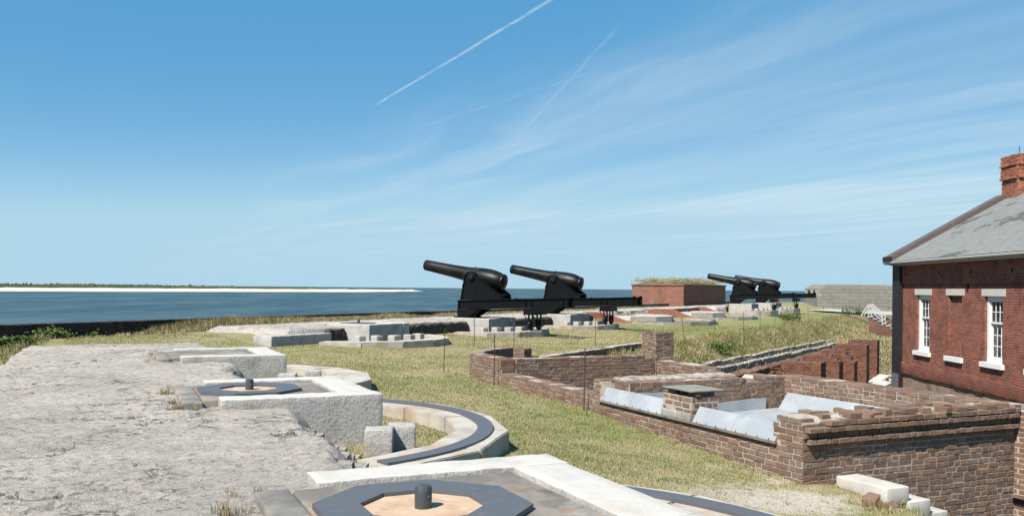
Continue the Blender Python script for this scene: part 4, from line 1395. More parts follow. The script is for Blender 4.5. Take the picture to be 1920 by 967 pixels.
found_row(10.55, 0.22, -5.2, 33, 0.00, 'lime_cap', 'pale upper line of masonry below the grassy slope', 200, 0.03)
found_row(11.15, 0.26, -5.6, 32, 0.14, 'lime_cap', 'pale second line of masonry below the grassy slope', 260, 0.032)
found_row(11.85, 0.46, -5.6, 30, 0.32, 'pier_brick', 'brown third line of broken masonry above the brick piers', 320, 0.06)
found_row(12.55, 0.46, -5.4, 27, 0.46, 'pier_brick', 'lowest brown line of broken masonry joining the brick piers', 380, 0.06)
for k in range(6):
    y = -2.6 + 4.35 * k
    rt = F2(12.75, y, -3.0)
    t = empty('casemate_pier', rt)
    tag(t, f'{["leftmost low", "second", "third", "fourth", "fifth", "rightmost tall"][k]} red brick cross wall from the left below the slope', 'pier', 'red brick cross walls below the far lawn')
    b = Brickwork('red', 500 + k)
    h = (-1.25, -0.93, -0.93, -0.95, -0.92, -0.90)[k]
    rgk = rag(40 + k, 0.03, 3)
    cut = (0.3, 0.0, 0.25, 0.55, 0.05, 0.0)[k]
    topk = lambda s, h=h, rgk=rgk, cut=cut: h + rgk(s) - cut * float(sstep(0.95, 1.45, s))
    wall_run(b, t, rt, F2, (12.75, y), nU2, 1.5, -3.1, topk, 1.1, 50 + k, bond='mix', zc=h, ends=(False, True), mat='pier_brick')
    b.emit(t, most=0)
    mb = MB().box(-0.15, 0.06, 1.12, 4.33, 0.0, 1.55)
    o = mb.build('back_wall', M['pier_brick'], t); o.rotation_euler = (0, 0, A2)
# broken brick stubs left of the piers
bb = Brickwork('red', 640)
rt = F2(12.6, -5.0, -2.0)
t = empty('broken_brickwork', rt)
tag(t, 'jagged remains of broken red brickwork left of the cross walls', 'ruin')
rr = random.Random(77)
for i in range(170):
    y = rr.uniform(-5.6, 1.0); x = 12.9 + rr.uniform(0, 0.7)
    z = -1.15 - (x - 12.9) * 0.5 + rr.uniform(-0.32, 0.05) - 0.25 * (vnoise(y * 1.5, 0.2, 3) > 0.5)
    bb.loose(F2(x, y, z), A2 + rr.choice((0, 1.57)) + rr.uniform(-.25, .25), rr.uniform(-.15, .15), (0.22, 0.11, 0.065), nU2)
bb.emit(t, most=0)
link('rubble_core', stone_mesh('rubble_core', 12.75, 13.5, -5.7, 1.0, -2.6, -1.38, 0.1, 0.12, 0.2, 9, 2.5), M['pier_brick'], t, F2(0, 0) - rt).rotation_euler = (0, 0, A2)

# heap of pale slabs on the parade
rr = random.Random(5)
hp = F2(15.2, 15.2)
for k in range(7):
    L_ = rr.uniform(0.35, 0.75)
    me = stone_mesh('stone_slab', -L_, L_, -0.28, 0.28, -0.06, 0.06, 0.01, 0.01, 0.2, 700 + k)
    o = link('stone_slab', me, M['rubble'], None, (hp.x + rr.uniform(-0.8, 0.8), hp.y + rr.uniform(-0.6, 0.6), -2.88 + 0.10 * (k % 4) + 0.05))
    o.rotation_euler = (rr.uniform(-.3, .3), rr.uniform(-.3, .3), rr.uniform(0, 3))
    tag(o, 'pale broken stone slab in the small heap before the red brick cross walls', 'stone slab', 'heap of pale slabs')
# ------------------------------------------------------------------ brick house at the right
H0 = Vector((13.60, 30.60, 0))


def H(s, o, z):
    return H0 + HD * s + HN * o + Vector((0, 0, z))


HR = math.atan2(HD.y, HD.x)               # local x along the front towards the viewer, local -y... outwards is +o
house = empty('brick_house', (H0.x, H0.y, -3.0))
house.rotation_euler = (0, 0, HR)
tag(house, 'dark red brick house with slate roof and white sash windows at right', 'house')


def hb(s0, s1, o0, o1, z0, z1):
    """box in house coordinates: s along the front, o outwards (local y = -o), z absolute"""
    return (s0, s1, -o1, -o0, z0 + 3.0, z1 + 3.0)


SE = 15.0
WINS = [1.65, 6.24, 10.8]
PANS = [3.93, 8.52]
mb = MB()
ops = sorted([(w - 0.50, w + 0.50, 'w') for w in WINS] + [(p - 0.45, p + 0.45, 'p') for p in PANS])
prev = 0.0
for a, b, k in ops:
    mb.box(*hb(prev, a, -0.4, 0.0, -0.62, 2.05))
    mb.box(*hb(a, b, -0.4, 0.0, 1.70, 2.05))
    mb.box(*hb(a, b, -0.4, 0.0, -0.62, -0.15))
    if k == 'p':
        mb.box(*hb(a, b, -0.4, -0.10, -0.15, 1.70))
    prev = b
mb.box(*hb(prev, SE, -0.4, 0.0, -0.62, 2.05))
mb.build('wall', M['house_brick'], house)
MB().box(*hb(0.0, SE, -0.4, 0.045, 2.052, 2.70)).build('upper_wall', M['house_brick'], house)
o = link('footing', stone_mesh('footing', 0.0, SE, -0.05, 0.4, -1.04 + 3, -0.622 + 3, 0.02, 0.022, 0.16, 3, 4), M['footing_brick'], house)
MB().box(*hb(0.0, SE, -0.4, -0.02, -3.2, -1.045)).build('foundation', M['footing_pale'], house)
# gable end with its black clad corner
MB().prism([(-0.10, 0.9), (9.0, 0.9), (9.0, 5.92), (5.2, 8.7), (-0.10, 5.74)], 'x', -0.62, -0.003).build('gable_wall', M['black_cladding'], house)
MB().box(-0.622, -0.002, -0.13, -0.10, 1.53, 5.72).build('corner_board', M['black_cladding'], house)
MB().box(-0.60, -0.02, -0.15, -0.131, 1.1, 1.95).build('corner_foot', M['lead_flashing'], house)


def make_window(s):
    w = MB()
    s0, s1, z0, z1 = s - 0.497, s + 0.497, -0.147, 1.697
    fo = -0.075   # face of the casing, back from the wall face
    w.box(*hb(s0, s0 + 0.11, fo - 0.2, fo, z0, z1)); w.box(*hb(s1 - 0.11, s1, fo - 0.2, fo, z0, z1))
    w.box(*hb(s0 + 0.111, s1 - 0.111, fo - 0.2, fo, z1 - 0.11, z1)); w.box(*hb(s0 + 0.111, s1 - 0.111, fo - 0.2, fo, z0, z0 + 0.10))
    w = w.build('window', M['white_paint'], house)
    a, b, lo, hi = s0 + 0.111, s1 - 0.111, z0 + 0.101, z1 - 0.111
    mid = lo + (hi - lo) * 0.60
    for (q0, q1, rows, of) in ((mid + 0.0, hi, 2, -0.115), (lo, mid + 0.03, 3, -0.16)):
        sa = MB()
        sa.box(*hb(a, a + 0.045, of - 0.035, of, q0, q1)); sa.box(*hb(b - 0.045, b, of - 0.035, of, q0, q1))
        sa.box(*hb(a + .046, b - .046, of - 0.035, of, q0, q0 + 0.05)); sa.box(*hb(a + .046, b - .046, of - 0.035, of, q1 - 0.045, q1))
        iw = (b - a - 0.09) / 3
        ih = (q1 - q0 - 0.095) / rows
        for c in (1, 2):
            x = a + 0.045 + iw * c
            sa.box(*hb(x - 0.011, x + 0.011, of - 0.03, of - 0.004, q0 + 0.05, q1 - 0.045))
        for r in range(1, rows):
            z = q0 + 0.05 + ih * r
            sa.box(*hb(a + .046, b - .046, of - 0.029, of - 0.006, z - 0.011, z + 0.011))
        sa.build('sash', M['white_paint'], w)
        for c in range(3):
            for r in range(rows):
                MB().box(*hb(a + 0.045 + iw * c + 0.0115, a + 0.045 + iw * (c + 1) - 0.0115, of - 0.02, of - 0.015, q0 + 0.05 + ih * r + 0.012, q0 + 0.05 + ih * (r + 1) - 0.012)).build('pane', M['window_glass'], w)
    MB().box(*hb(s0 - 0.12, s1 + 0.12, -0.3, 0.09, z0 - 0.14, z0 - 0.002)).build('sill', M['white_paint'], w)
    MB().box(*hb(s0 - 0.16, s1 + 0.16, -0.3, 0.012, z1 + 0.005, z1 + 0.205)).build('lintel', M['sandstone'], w)
    MB().box(*hb(s0 - 0.3, s1 + 0.3, -1.6, -0.62, z0 - 0.2, z1 + 0.2)).build('room_interior', M['interior_dark'], w)
    cu = MB(); vs = []; fs = []
    for i in range(25):
        x = a + (b - a) * 0.42 * i / 24
        of = -0.30 + 0.03 * math.sin(i * 1.5)
        vs += [(x, -of, lo + 3.0), (x, -of, hi + 3.0)]
    for i in range(24):
        fs.append((2 * i, 2 * i + 2, 2 * i + 3, 2 * i + 1))
    cu.add(vs, fs).build('curtain', M['curtain'], w)


for s in WINS:
    make_window(s)
for s in PANS:
    MB().box(*hb(s - 0.55, s + 0.55, -0.2, 0.09, -0.30, -0.155)).build('sill', M['white_paint'], house)
    MB().box(*hb(s - 0.60, s + 0.60, -0.2, 0.012, 1.705, 1.905)).build('lintel', M['sandstone'], house)
for s in (0.35, 2.9, 5.0, 7.3, 9.6):
    MB().box(*hb(s - 0.06, s + 0.06, 0.02, 0.048, 2.34, 2.46)).build('vent', M['interior_dark'], house)
MB().box(*hb(4.72, 4.80, 0.0, 0.05, 1.90, 2.03)).build('hook', M['black_iron'], house)
# cornice and gutter
MB().box(*hb(-0.05, SE, 0.0, 0.16, 2.702, 2.78)).build('frieze', M['gutter'], house)
MB().prism([(-0.12, 5.72), (-0.40, 5.79), (-0.44, 5.79), (-0.44, 5.85), (-0.10, 5.85)], 'x', -0.74, SE).build('gutter', M['rail_paint'], house)
# slate roof: every slate a tilted piece
SL = R(29.5)
rs_ = random.Random(3)
vs = []; fs = []
rows = 44
for r in range(rows):
    t0 = r * 0.150
    x = 0.03 - (r % 2) * 0.12
    while x < SE:
        w = 0.24 + rs_.uniform(-.012, .012)
        j = rs_.uniform(-.006, .006)
        up = lambda t, h: (-0.40 + math.cos(SL) * t - math.sin(SL) * h, 5.86 + math.sin(SL) * t + math.cos(SL) * h)
        a = up(t0 + j, 0.013); b = up(t0 + 0.20, 0.002); c = up(t0 + j, 0.004)
        n = len(vs)
        xa, xb = max(x + 0.002, 0.0), x + w - 0.002
        vs += [(xa, *c), (xb, *c), (xb, *a), (xa, *a), (xa, *b), (xb, *b)]
        fs += [(n, n + 1, n + 2, n + 3), (n + 3, n + 2, n + 5, n + 4)]
        x += w
roof = link('roof', mesh_np('roof', np.array(vs), np.array(fs)), M['roof_slate'], house)
roof['kind'] = 'stuff'
ry = -0.40 + math.cos(SL) * 6.6; rz_ = 5.86 + math.sin(SL) * 6.6
MB().add([(0, -0.40, 5.85), (SE, -0.40, 5.85), (SE, ry, rz_ - 0.01), (0, ry, rz_ - 0.01)], [(0, 1, 2, 3)]).build('roof_boarding', M['old_timber'], house)
MB().add([(0, ry, rz_), (SE, ry, rz_), (SE, ry + 6, rz_ - 3.2), (0, ry + 6, rz_ - 3.2)], [(0, 1, 2, 3)]).build('rear_roof', M['lead_flashing'], house)
# raking coping up the gable
sy = lambda t: (-0.42 + math.cos(SL) * t, 5.86 + math.sin(SL) * t)
q = [sy(0.0), sy(4.45)]
MB().prism([(q[0][0], q[0][1] - 0.12), (q[1][0], q[1][1] - 0.12), (q[1][0], q[1][1] + 0.13), (q[0][0], q[0][1] + 0.13)], 'x', -0.64, 0.02).build('raking_coping', M['copper_brown'], house)
MB().prism([(q[0][0], q[0][1] + 0.132), (q[1][0], q[1][1] + 0.132), (q[1][0], q[1][1] + 0.16), (q[0][0], q[0][1] + 0.16)], 'x', -0.66, -0.05).build('coping_edge', M['copper_brown'], house)
MB().box(-0.66, 0.03, -0.47, -0.40, 5.86, 6.02).build('coping_stop', M['black_cladding'], house)
# chimney, brick by brick
ch = Brickwork('chimney', 31)
cbase = H(0.2, -3.2, 0)
hroot = Vector((H0.x, H0.y, -3.0))
chim = empty('chimney_holder')
bpy.data.objects.remove(chim)
cb = MB().box(-0.28, 0.76, 3.475, 4.845, 6.9, 9.46).build('chimney', M['mortar'], house)


def chim_face(p, nrm, length):
    off = lambda i: (0.045, 0.045, 0.045, 0.045, 0.085, 0.045, 0.045, 0.045, 0.045, 0.045, 0.075)[i] if i < 11 else 0.0
    d = dirof(nrm)
    ch.face(p, d, nrm, length, 4.2, lambda s: 6.52, 0.11, offset=off, zc=6.50, bond='mix', jitter=0.003)


hn2 = (HN.x, HN.y); hd2 = (HD.x, HD.y)
a = H(-0.30, -3.46, 0); chim_face((a.x, a.y), hn2, 1.08)
a = H(0.78, -3.46, 0); chim_face((a.x, a.y), hd2, 1.4)
vsj = []
for (p, rz, rx, dm, nr, ow) in ch.items:
    k = ch.rng.randrange(len(BV))
    mt = Matrix.Rotation(-HR, 4, 'Z') @ Matrix.Translation(p - hroot) @ Matrix.Rotation(rz, 4, 'Z') @ Matrix.Diagonal((*dm, 1))
    a4 = np.array(mt)
    vsj.append(BV[k] @ a4[:3, :3].T + a4[:3, 3])
o = link('bricks_joined', mesh_np('bricks_joined', np.concatenate(vsj), np.concatenate([BF + 12 * i for i in range(len(vsj))])), M['chimney_brick_joined'], cb)
o['kind'] = 'stuff'
for k in range(4):
    MB().box(0.79, 0.83, 3.38 + 0.30 * k, 3.74 + 0.30 * k, 7.55 + 0.17 * k, 8.0 + 0.17 * k).build('step_flashing', M['lead_flashing'], cb)
MB().box(-0.32, 0.80, 3.43, 3.45, 7.80, 8.05).build('step_flashing', M['lead_flashing'], cb)
MB().cyl((0.3, 3.75, 9.4), (0.3, 3.75, 9.82), 0.011, n=6).build('lightning_rod', M['black_iron'], cb)

# ------------------------------------------------------------------ far buildings of the fort
c0_ = Vector((15.6, 80.0))
mag = empty('brick_magazine', (c0_.x, c0_.y, -0.4), A2)
tag(mag, 'low red brick magazine with grass growing on its flat top', 'magazine')
MB().box(-5.0, 0.0, 0.0, 14.0, 0.0, 2.58).build('wall', M['magazine_brick'], mag)
MB().box(-5.08, 0.08, -0.08, 14.08, 2.582, 2.72).build('coping', M['magazine_brick'], mag)
xs = np.linspace(-4.9, -0.1, 20); ys = np.linspace(0.1, 13.9, 40)
X, Y = np.meshgrid(xs, ys)
Z = 2.73 + 0.35 * sstep(0, 1.6, np.minimum(np.minimum(X + 4.9, -0.1 - X), np.minimum(Y - 0.1, 13.9 - Y))) * (0.6 + 0.8 * fbm(X, Y, 3, 4))
a = (np.arange(39)[:, None] * 20 + np.arange(19)[None, :]).ravel()
link('turf', mesh_np('turf', np.stack([X.ravel(), Y.ravel(), Z.ravel()], 1), np.stack([a, a + 1, a + 21, a + 20], 1), True), M['soil'], mag)

bat = empty('concrete_battery', (36.5, 105, -1.0), R(-6))
tag(bat, 'long grey weathered concrete battery wall on the far horizon', 'battery')
bm_ = stone_mesh('battery_wall', 0, 24, 0, 7, 0, 3.62, 0.04, 0.03, 0.5, 3, 0.8)
for v in bm_.vertices:
    if v.co.x < 0.9 and v.co.z > 3.0:
        v.co.z -= (0.9 - v.co.x) * 0.6
link('battery_wall', bm_, M['battery_block'], bat)
MB().box(-1.2, 24, -1.2, -0.2, 0.0, 0.75).build('footing', M['far_concrete'], bat)
pth = MB().add([F2(3.0, 60, -0.13), F2(16, 47.5, -0.30), F2(22, 55, -0.30), F2(4, 66, -0.10)], [(0, 1, 2, 3)]).build('path', M['pale_path'])
pth['kind'] = 'structure'

# stairs with white handrails down to the parade
stz = empty('concrete_stairs', F2(11.6, 38.0, -2.2), A2)
tag(stz, 'flight of pale concrete stairs with brick side beside the slope', 'stairs')
for k in range(8):
    MB().box(0.30 * k, 0.30 * k + 0.34, -0.9, 0.9, 2.08 - 0.16 * k, 2.2 - 0.16 * k).build('step', M['old_concrete'], stz)
MB().prism([(0.02, 0.0), (2.3, 0.0), (2.3, 0.95), (0.02, 2.07)], 'y', -0.86, 0.86).build('stair_core', M['pier_brick'], stz)
MB().box(0.0, 2.4, 0.92, 1.2, 0.0, 1.9).build('side_wall', M['pier_brick'], stz)
for k, yy in enumerate((-0.85, 0.85)):
    hr = empty('handrail', F2(11.6, 38.0 + yy, 0.0), A2)
    tag(hr, ['nearer white timber handrail at the head of the stairs', 'farther white timber handrail at the head of the stairs'][k], 'handrail', 'white handrails at the stairs')
    MB().box(-0.04, 0.04, -0.03, 0.03, -0.1, 0.85).build('post', M['rail_paint'], hr)
    MB().prism([(-0.05, 0.85), (0.05, 0.90), (0.98, 0.06), (0.94, -0.02)], 'y', -0.05, 0.05).build('rail', M['rail_paint'], hr)
    MB().box(0.93, 1.01, -0.04, 0.04, -0.7, 0.1).build('post', M['rail_paint'], hr)
    MB().prism([(-0.05, 0.5), (-0.05, 0.6), (0.95, -0.28), (0.95, -0.38)], 'y', -0.03, 0.03).build('rail', M['rail_paint'], hr)
    MB().prism([(-0.55, 0.0), (-0.45, 0.0), (0.02, 0.84), (-0.07, 0.84)], 'y', -0.03, 0.03).build('brace', M['rail_paint'], hr)

# outer scarp wall along the water
scr = F2(-6.4, -24, -0.3)
scarp = empty('sea_wall', scr)
tag(scarp, 'dark brick sea wall along the water behind the parapets', 'wall')
sb = Brickwork('black', 91)
rsw = rag(61, 0.012)
for (a, b, fr) in ((-24, 6, True), (6, 70, False)):
    wall_run(sb, scarp, scr, F2, (-6.4, a), tV2, b - a, -0.45, lambda s: 0.545 + rsw(s), 0.6, 60, bond='mix', zc=0.55, mat='dark_mortar', front=fr, back=fr)
sb.emit(scarp)
mb = MB()
for (x0, y0, x1, y1) in ((-7.15, -24, -6.85, 75),):
    p = [F2(x0, y0), F2(x1, y0), F2(x1, y1), F2(x0, y1)]
    mb.add([(v.x - scr.x, v.y - scr.y, -9.7) for v in p] + [(v.x - scr.x, v.y - scr.y, 0.5) for v in p], [(0, 3, 2, 1), (4, 5, 6, 7), (0, 1, 5, 4), (1, 2, 6, 5), (2, 3, 7, 6), (3, 0, 4, 7)])
mb.build('scarp', M['scarp_brick'], scarp)

# ------------------------------------------------------------------ thin iron fence rods
def ray_x2(px, x2):
    q = (px - 960) / 1650
    # O2 + V2*x2 + U2*t on the line x = q*y
    t = (q * (O2.y + V2.y * x2) - (O2.x + V2.x * x2)) / (U2.x - q * U2.y)
    return F2(x2, t)


rods = [(F1(6.03, -0.85 + 3.05), 'by the near corner of the rounded ruin'), (F1(6.03, 6.25), 'at the left corner of the rounded ruin'), (F1(6.0, 9.4), 'outside the rounded end of the ruin'),
        (Vector((-1.3, 30.8, 0)), 'on the lawn before the nearest cannon platform'), (Vector((0.09, 29.6, 0)), 'on the lawn behind the rounded ruin'), (Vector((3.1, 32.6, 0)), 'on the lawn below the second cannon')]
for k, px in enumerate((1285, 1341, 1395, 1426, 1454, 1477, 1500, 1516, 1544, 1580, 1612)):
    rods.append((ray_x2(px, 8.5), f'along the slope edge, {(ORD + ["seventh", "eighth", "ninth", "tenth", "eleventh"])[k]} from the brick pillar'))
tops = []
for k, (p, wh) in enumerate(rods):
    z = float(ground_z(p.x, p.y))
    hh = 1.12 if k < 3 else 1.05
    o = empty('fence_rod', (p.x, p.y, z - 0.1))
    lean = (random.uniform(-.03, .03), random.uniform(-.02, .02))
    if k == 6: lean = (-0.12, 0.03)
    r = 0.011
    MB().cyl((0, 0, 0), (lean[0] * hh, lean[1] * hh, hh + 0.1), r, n=6).build('shaft', M['rust_rod'], o)
    mb = MB()
    for i in range(10):
        a0, a1 = 2 * math.pi * i / 10, 2 * math.pi * (i + 1) / 10
        mb.cyl((lean[0] * hh + 0.03 * math.cos(a0) - 0.03, 0, hh - 0.05 + 0.03 * math.sin(a0)), (lean[0] * hh + 0.03 * math.cos(a1) - 0.03, 0, hh - 0.05 + 0.03 * math.sin(a1)), 0.006, n=5)
    mb.build('eye', M['rust_rod'], o)
    tag(o, f'thin rusty iron rod standing {wh}', 'fence rod', 'thin iron fence rods')
    tops.append(Vector((p.x + lean[0] * hh, p.y, z + hh - 0.05)))
for k, (a, b, lab) in enumerate(((0, 1, 'thin sagging wire between the two rods at the rounded ruin'), (1, 2, 'thin sagging wire round the left end of the rounded ruin'))):
    mb = MB()
    pts_ = []
    for i in range(15):
        t = i / 14
        p = tops[a].lerp(tops[b], t); p.z -= 0.16 * 4 * t * (1 - t)
        pts_.append(p)
    for i in range(14):
        mb.cyl(pts_[i], pts_[i + 1], 0.004, n=4, caps=False)
    o = mb.build('fence_wire', M['rust_rod'])
    tag(o, lab, 'wire', 'wires of the rod fence')
# ------------------------------------------------------------------ grass, brush and shrubs
STRAW = np.array([(0.42, 0.35, 0.20), (0.36, 0.295, 0.16), (0.47, 0.40, 0.245)])
GREEN = np.array([(0.175, 0.20, 0.058), (0.135, 0.165, 0.048), (0.225, 0.24, 0.085)])
BROWN = np.array([(0.20, 0.135, 0.075), (0.155, 0.11, 0.07), (0.26, 0.18, 0.10)])


def blades(name, P, h, w, tint, lean=0.5, segs=1, parent=None, rng=RNG):
    """grass blades: P (N,3) bases, h and w arrays, tint (N,3)"""
    n = len(P)
    az = rng.random(n) * 2 * np.pi
    face = rng.random(n) * np.pi
    ln = np.abs(rng.normal(0, lean, n))
    dx = np.cos(az) * np.sin(ln) * h; dy = np.sin(az) * np.sin(ln) * h; dz = np.cos(ln) * h
    sx = np.cos(face) * w * 0.5; sy = np.sin(face) * w * 0.5
    if segs == 1:
        v = np.stack([P + np.stack([-sx, -sy, 0 * h], 1), P + np.stack([sx, sy, 0 * h], 1), P + np.stack([dx, dy, dz], 1)], 1).reshape(-1, 3)
        f = np.arange(3 * n).reshape(-1, 3)
        k = 3
    else:
        mx, my, mz = dx * 0.35, dy * 0.35, dz * 0.6
        v = np.stack([P + np.stack([-sx, -sy, 0 * h], 1), P + np.stack([sx, sy, 0 * h], 1),
                      P + np.stack([mx - sx * .8, my - sy * .8, mz], 1), P + np.stack([mx + sx * .8, my + sy * .8, mz], 1), P + np.stack([dx * 1.25, dy * 1.25, dz], 1)], 1).reshape(-1, 3)
        b = np.arange(n)[:, None] * 5
        f = np.concatenate([b + [0, 1, 3], b + [0, 3, 2], b + [2, 3, 4]], 0)
        k = 5
    me = mesh_np(name, v, f)
    vcol(me, 'tint', np.repeat(tint, k, 0))
    return link(name, me, M['grass_blade'], parent)


def pick(pal, n, rng=RNG):
    return pal[rng.integers(0, len(pal), n)] * (0.86 + 0.28 * rng.random((n, 1)))


def mixtint(fg, fb, n, rng=RNG):
    u = rng.random(n)
    t = pick(STRAW, n)
    g = pick(GREEN, n); b = pick(BROWN, n)
    t = np.where((u < fg)[:, None], g, t)
    return np.where((u > 1 - fb)[:, None], b, t)


# platforms and circles keep the lawn out
STANDS = [(F1(0, y), A1) for y in (-S1, 0, S1)] + [(F2(0, y), A2) for y in (-8, 0, 8)]


def lawn_ok(x, y):
    x1, y1 = loc1(x, y); x2, y2 = loc2(x, y)
    ok = (np.minimum(x1, x2) > 0.55) & ~((x1 > 6.12) & (x2 > 8.9) & (y1 > -3.15)) & (x1 < np.where(y1 < -3.1, 6.6, 999))
    gap = (y1 > 11.6) & (y2 < -13.2) & (np.minimum(x1, x2) > -3.3)
    ok = ok | gap
    for c, a in STANDS:
        lx = (x - c.x) * math.cos(a) + (y - c.y) * math.sin(a); ly = -(x - c.x) * math.sin(a) + (y - c.y) * math.cos(a)
        r = np.hypot(lx, ly)
        ok &= ~((np.abs(ly) < 1.2) & (lx < 1.45) & (lx > -1.1))
        ok &= ~((r > 2.6) & (r < 3.3) & (np.abs(np.degrees(np.arctan2(ly, lx))) < 75))
    return ok


N = 700000
u = RNG.random(N)
rr_ = 7.0 * (55 / 7.0) ** (u ** 0.85)
az = (RNG.random(N) - 0.42) * 1.12
x = rr_ * np.sin(az); y = rr_ * np.cos(az)
m = lawn_ok(x, y)
x, y, rr_ = x[m], y[m], rr_[m]
x1, y1 = loc1(x, y)
bare = np.exp(-(((x1 - 5.3) / 1.3) ** 2 + ((y1 + 3.75) / 0.75) ** 2))
keep = RNG.random(len(x)) > bare * 1.05
x, y, rr_ = x[keep], y[keep], rr_[keep]
z = ground_z(x, y)
gn = fbm(x * 0.55, y * 0.55, 4, 31); g2 = fbm(x * 2.6, y * 2.6, 3, 33)
fg = np.clip((gn - 0.48) * 2.6 + (g2 - 0.5) * 1.4 + 0.30, 0.03, 0.80)
fg = np.clip(fg + 0.55 * greenness(x, y), 0.03, 0.9)
n = len(x)
tn = np.where((RNG.random(n) < fg)[:, None], pick(GREEN, n), pick(STRAW, n))
hh = (0.016 + 0.022 * RNG.random(n)) * (1 + 0.6 * (g2 - 0.5)) * (1 + rr_ * 0.012)
ww = 0.005 + 0.00055 * rr_
o = blades('lawn_grass', np.stack([x, y, z - 0.004], 1), hh, ww, tn, 0.75)
tag(o, 'short dry and green grass blades of the lawn', 'grass', kind='stuff')


def clumps(name, label, n, place, hfun, rad, per, fg, fb, wd=0.011, seed=1, lean=0.42, parent=None, abs_z=True):
    rng = np.random.default_rng(seed)
    cx, cy, cz = place(n, rng)
    n = len(cx)
    k = per
    px = np.repeat(cx, k) + rng.normal(0, rad, n * k); py = np.repeat(cy, k) + rng.normal(0, rad, n * k)
    pz = ground_z(px, py) if cz is None else np.repeat(cz, k)
    H_ = np.repeat(hfun(cx, cy, rng), k) * (0.45 + 0.75 * rng.random(n * k))
    base = mixtint(fg, fb, n, rng)
    u = np.repeat(base, k, 0) * (0.75 + 0.5 * rng.random((n * k, 1)))
    o = blades(name, np.stack([px, py, pz - 0.02], 1), H_, np.full(n * k, wd) * (0.7 + 0.6 * rng.random(n * k)), u, lean, 2, parent, rng)
    if label: tag(o, label, 'grass', kind='stuff')
    else: o['kind'] = 'stuff'
    return o


def zone(F, x0, x1, y0, y1, pw=1.0):
    def f(n, rng):
        a = x0 + (x1 - x0) * rng.random(n) ** pw; b = y0 + (y1 - y0) * rng.random(n)
        o_, ax, ay = F(0, 0), F(1, 0) - F(0, 0), F(0, 1) - F(0, 0)
        return o_.x + ax.x * a + ay.x * b, o_.y + ax.y * a + ay.y * b, None
    return f


clumps('parapet_grass', 'dry grass and weeds left of the foreground parapet', 1500, zone(F1, -6.3, -3.35, 0, 24, 0.7), lambda x, y, r: 0.10 + 0.16 * fbm(x, y, 3, 8), 0.10, 22, 0.42, 0.2, 0.012, 2)
clumps('parapet_grass', 'dry brush and weeds between far parapet and sea wall', 3400, zone(F2, -6.35, -3.4, -22, 36), lambda x, y, r: 0.08 + 0.30 * np.clip(fbm(x * 0.5, y * 0.5, 3, 18) - 0.25, 0, 1), 0.13, 22, 0.30, 0.28, 0.016, 3)
clumps('bank_brush', 'tall dry brush hiding the sea wall left of the stub pintle', 420, zone(F2, -6.3, -4.6, -12.5, -4.6), lambda x, y, r: 0.12 + 0.42 * fbm(x * 1.3, y * 1.3, 3, 3) ** 1.3, 0.18, 40, 0.34, 0.36, 0.014, 12, 0.7)
clumps('bank_brush', 'lower dry brush along the sea wall behind the stub pintle', 260, zone(F2, -6.2, -5.0, -3.0, 3.5), lambda x, y, r: 0.12 + 0.22 * fbm(x, y, 2, 3), 0.16, 34, 0.3, 0.35, 0.014, 13, 0.7)
clumps('slope_grass', 'tall dry grass and weeds on the slope below the far lawn', 3000, zone(F2, 8.3, 10.45, -6.6, 46), lambda x, y, r: 0.09 + 0.34 * np.clip(fbm(x * 0.7, y * 0.7, 3, 28) - 0.25, 0, 1) + 0.14 * r.random(len(x)) ** 3, 0.17, 36, 0.48, 0.10, 0.016, 4, 0.72)
clumps('edge_weeds', 'weeds along the foot of the masonry below the slope', 420, zone(F2, 10.75, 13.0, -6.4, 40), lambda x, y, r: 0.10 + 0.12 * r.random(len(x)), 0.10, 16, 0.25, 0.3, 0.015, 5)
clumps('slope_grass', 'straw coloured grass on the bank near the stairs', 2600, zone(F2, 10.6, 15.8, 23, 52), lambda x, y, r: 0.15 + 0.2 * r.random(len(x)), 0.2, 16, 0.25, 0.1, 0.03, 6)


def lawn_spots(n, rng):
    r = 7.5 * (34 / 7.5) ** rng.random(n); a = (rng.random(n) - 0.42) * 1.1
    x, y = r * np.sin(a), r * np.cos(a)
    k = lawn_ok(x, y) & (vnoise(x * 0.9, y * 0.9, 77) > 0.45)
    return x[k], y[k], None


clumps('lawn_tufts', 'coarser tufts and weeds scattered over the lawn', 2600, lawn_spots, lambda x, y, r: 0.025 + 0.05 * r.random(len(x)) ** 2, 0.035, 14, 0.6, 0.15, 0.007, 15, 0.7)


def spots(lst):
    def f(n, rng):
        i = rng.integers(0, len(lst), n)
        c = np.array([(p[0], p[1], p[2], p[3]) for p in lst])[i]
        return c[:, 0] + rng.normal(0, 1, n) * c[:, 3], c[:, 1] + rng.normal(0, 1, n) * c[:, 3], c[:, 2]
    return f


tf = []
for yy in (-S1, 0, S1):
    for (a, b, zz, s) in ((-0.92, -0.9, 0.40, 0.06), (-0.93, -0.5, 0.41, 0.06), (-0.70, -1.0, 0.38, 0.07), (-0.55, -1.18, 0.36, 0.05), (-0.92, 0.6, 0.41, 0.06), (-0.8, 1.12, 0.40, 0.07)):
        p = F1(a, yy + b); tf.append((p.x, p.y, zz, s))
clumps('dry_tufts', 'tufts of dry orange grass round the near gun platforms', 190, spots(tf), lambda x, y, r: 0.05 + 0.07 * r.random(len(x)), 0.025, 26, 0.08, 0.5, 0.004, 7, 0.55)
tf = []
for t_ in np.arange(-3.0, 9, 0.35):
    p = F1(KX - 0.06, t_); tf.append((p.x, p.y, float(ground_z(p.x, p.y)), 0.10))
p = F1(KX + 0.2, KY - 0.35); tf.append((p.x, p.y, float(ground_z(p.x, p.y)), 0.12))
for a in range(-60, 70, 12):
    p = F1(2.5 * math.cos(R(a)), 2.5 * math.sin(R(a))); tf.append((p.x, p.y, float(ground_z(p.x, p.y)), 0.12))
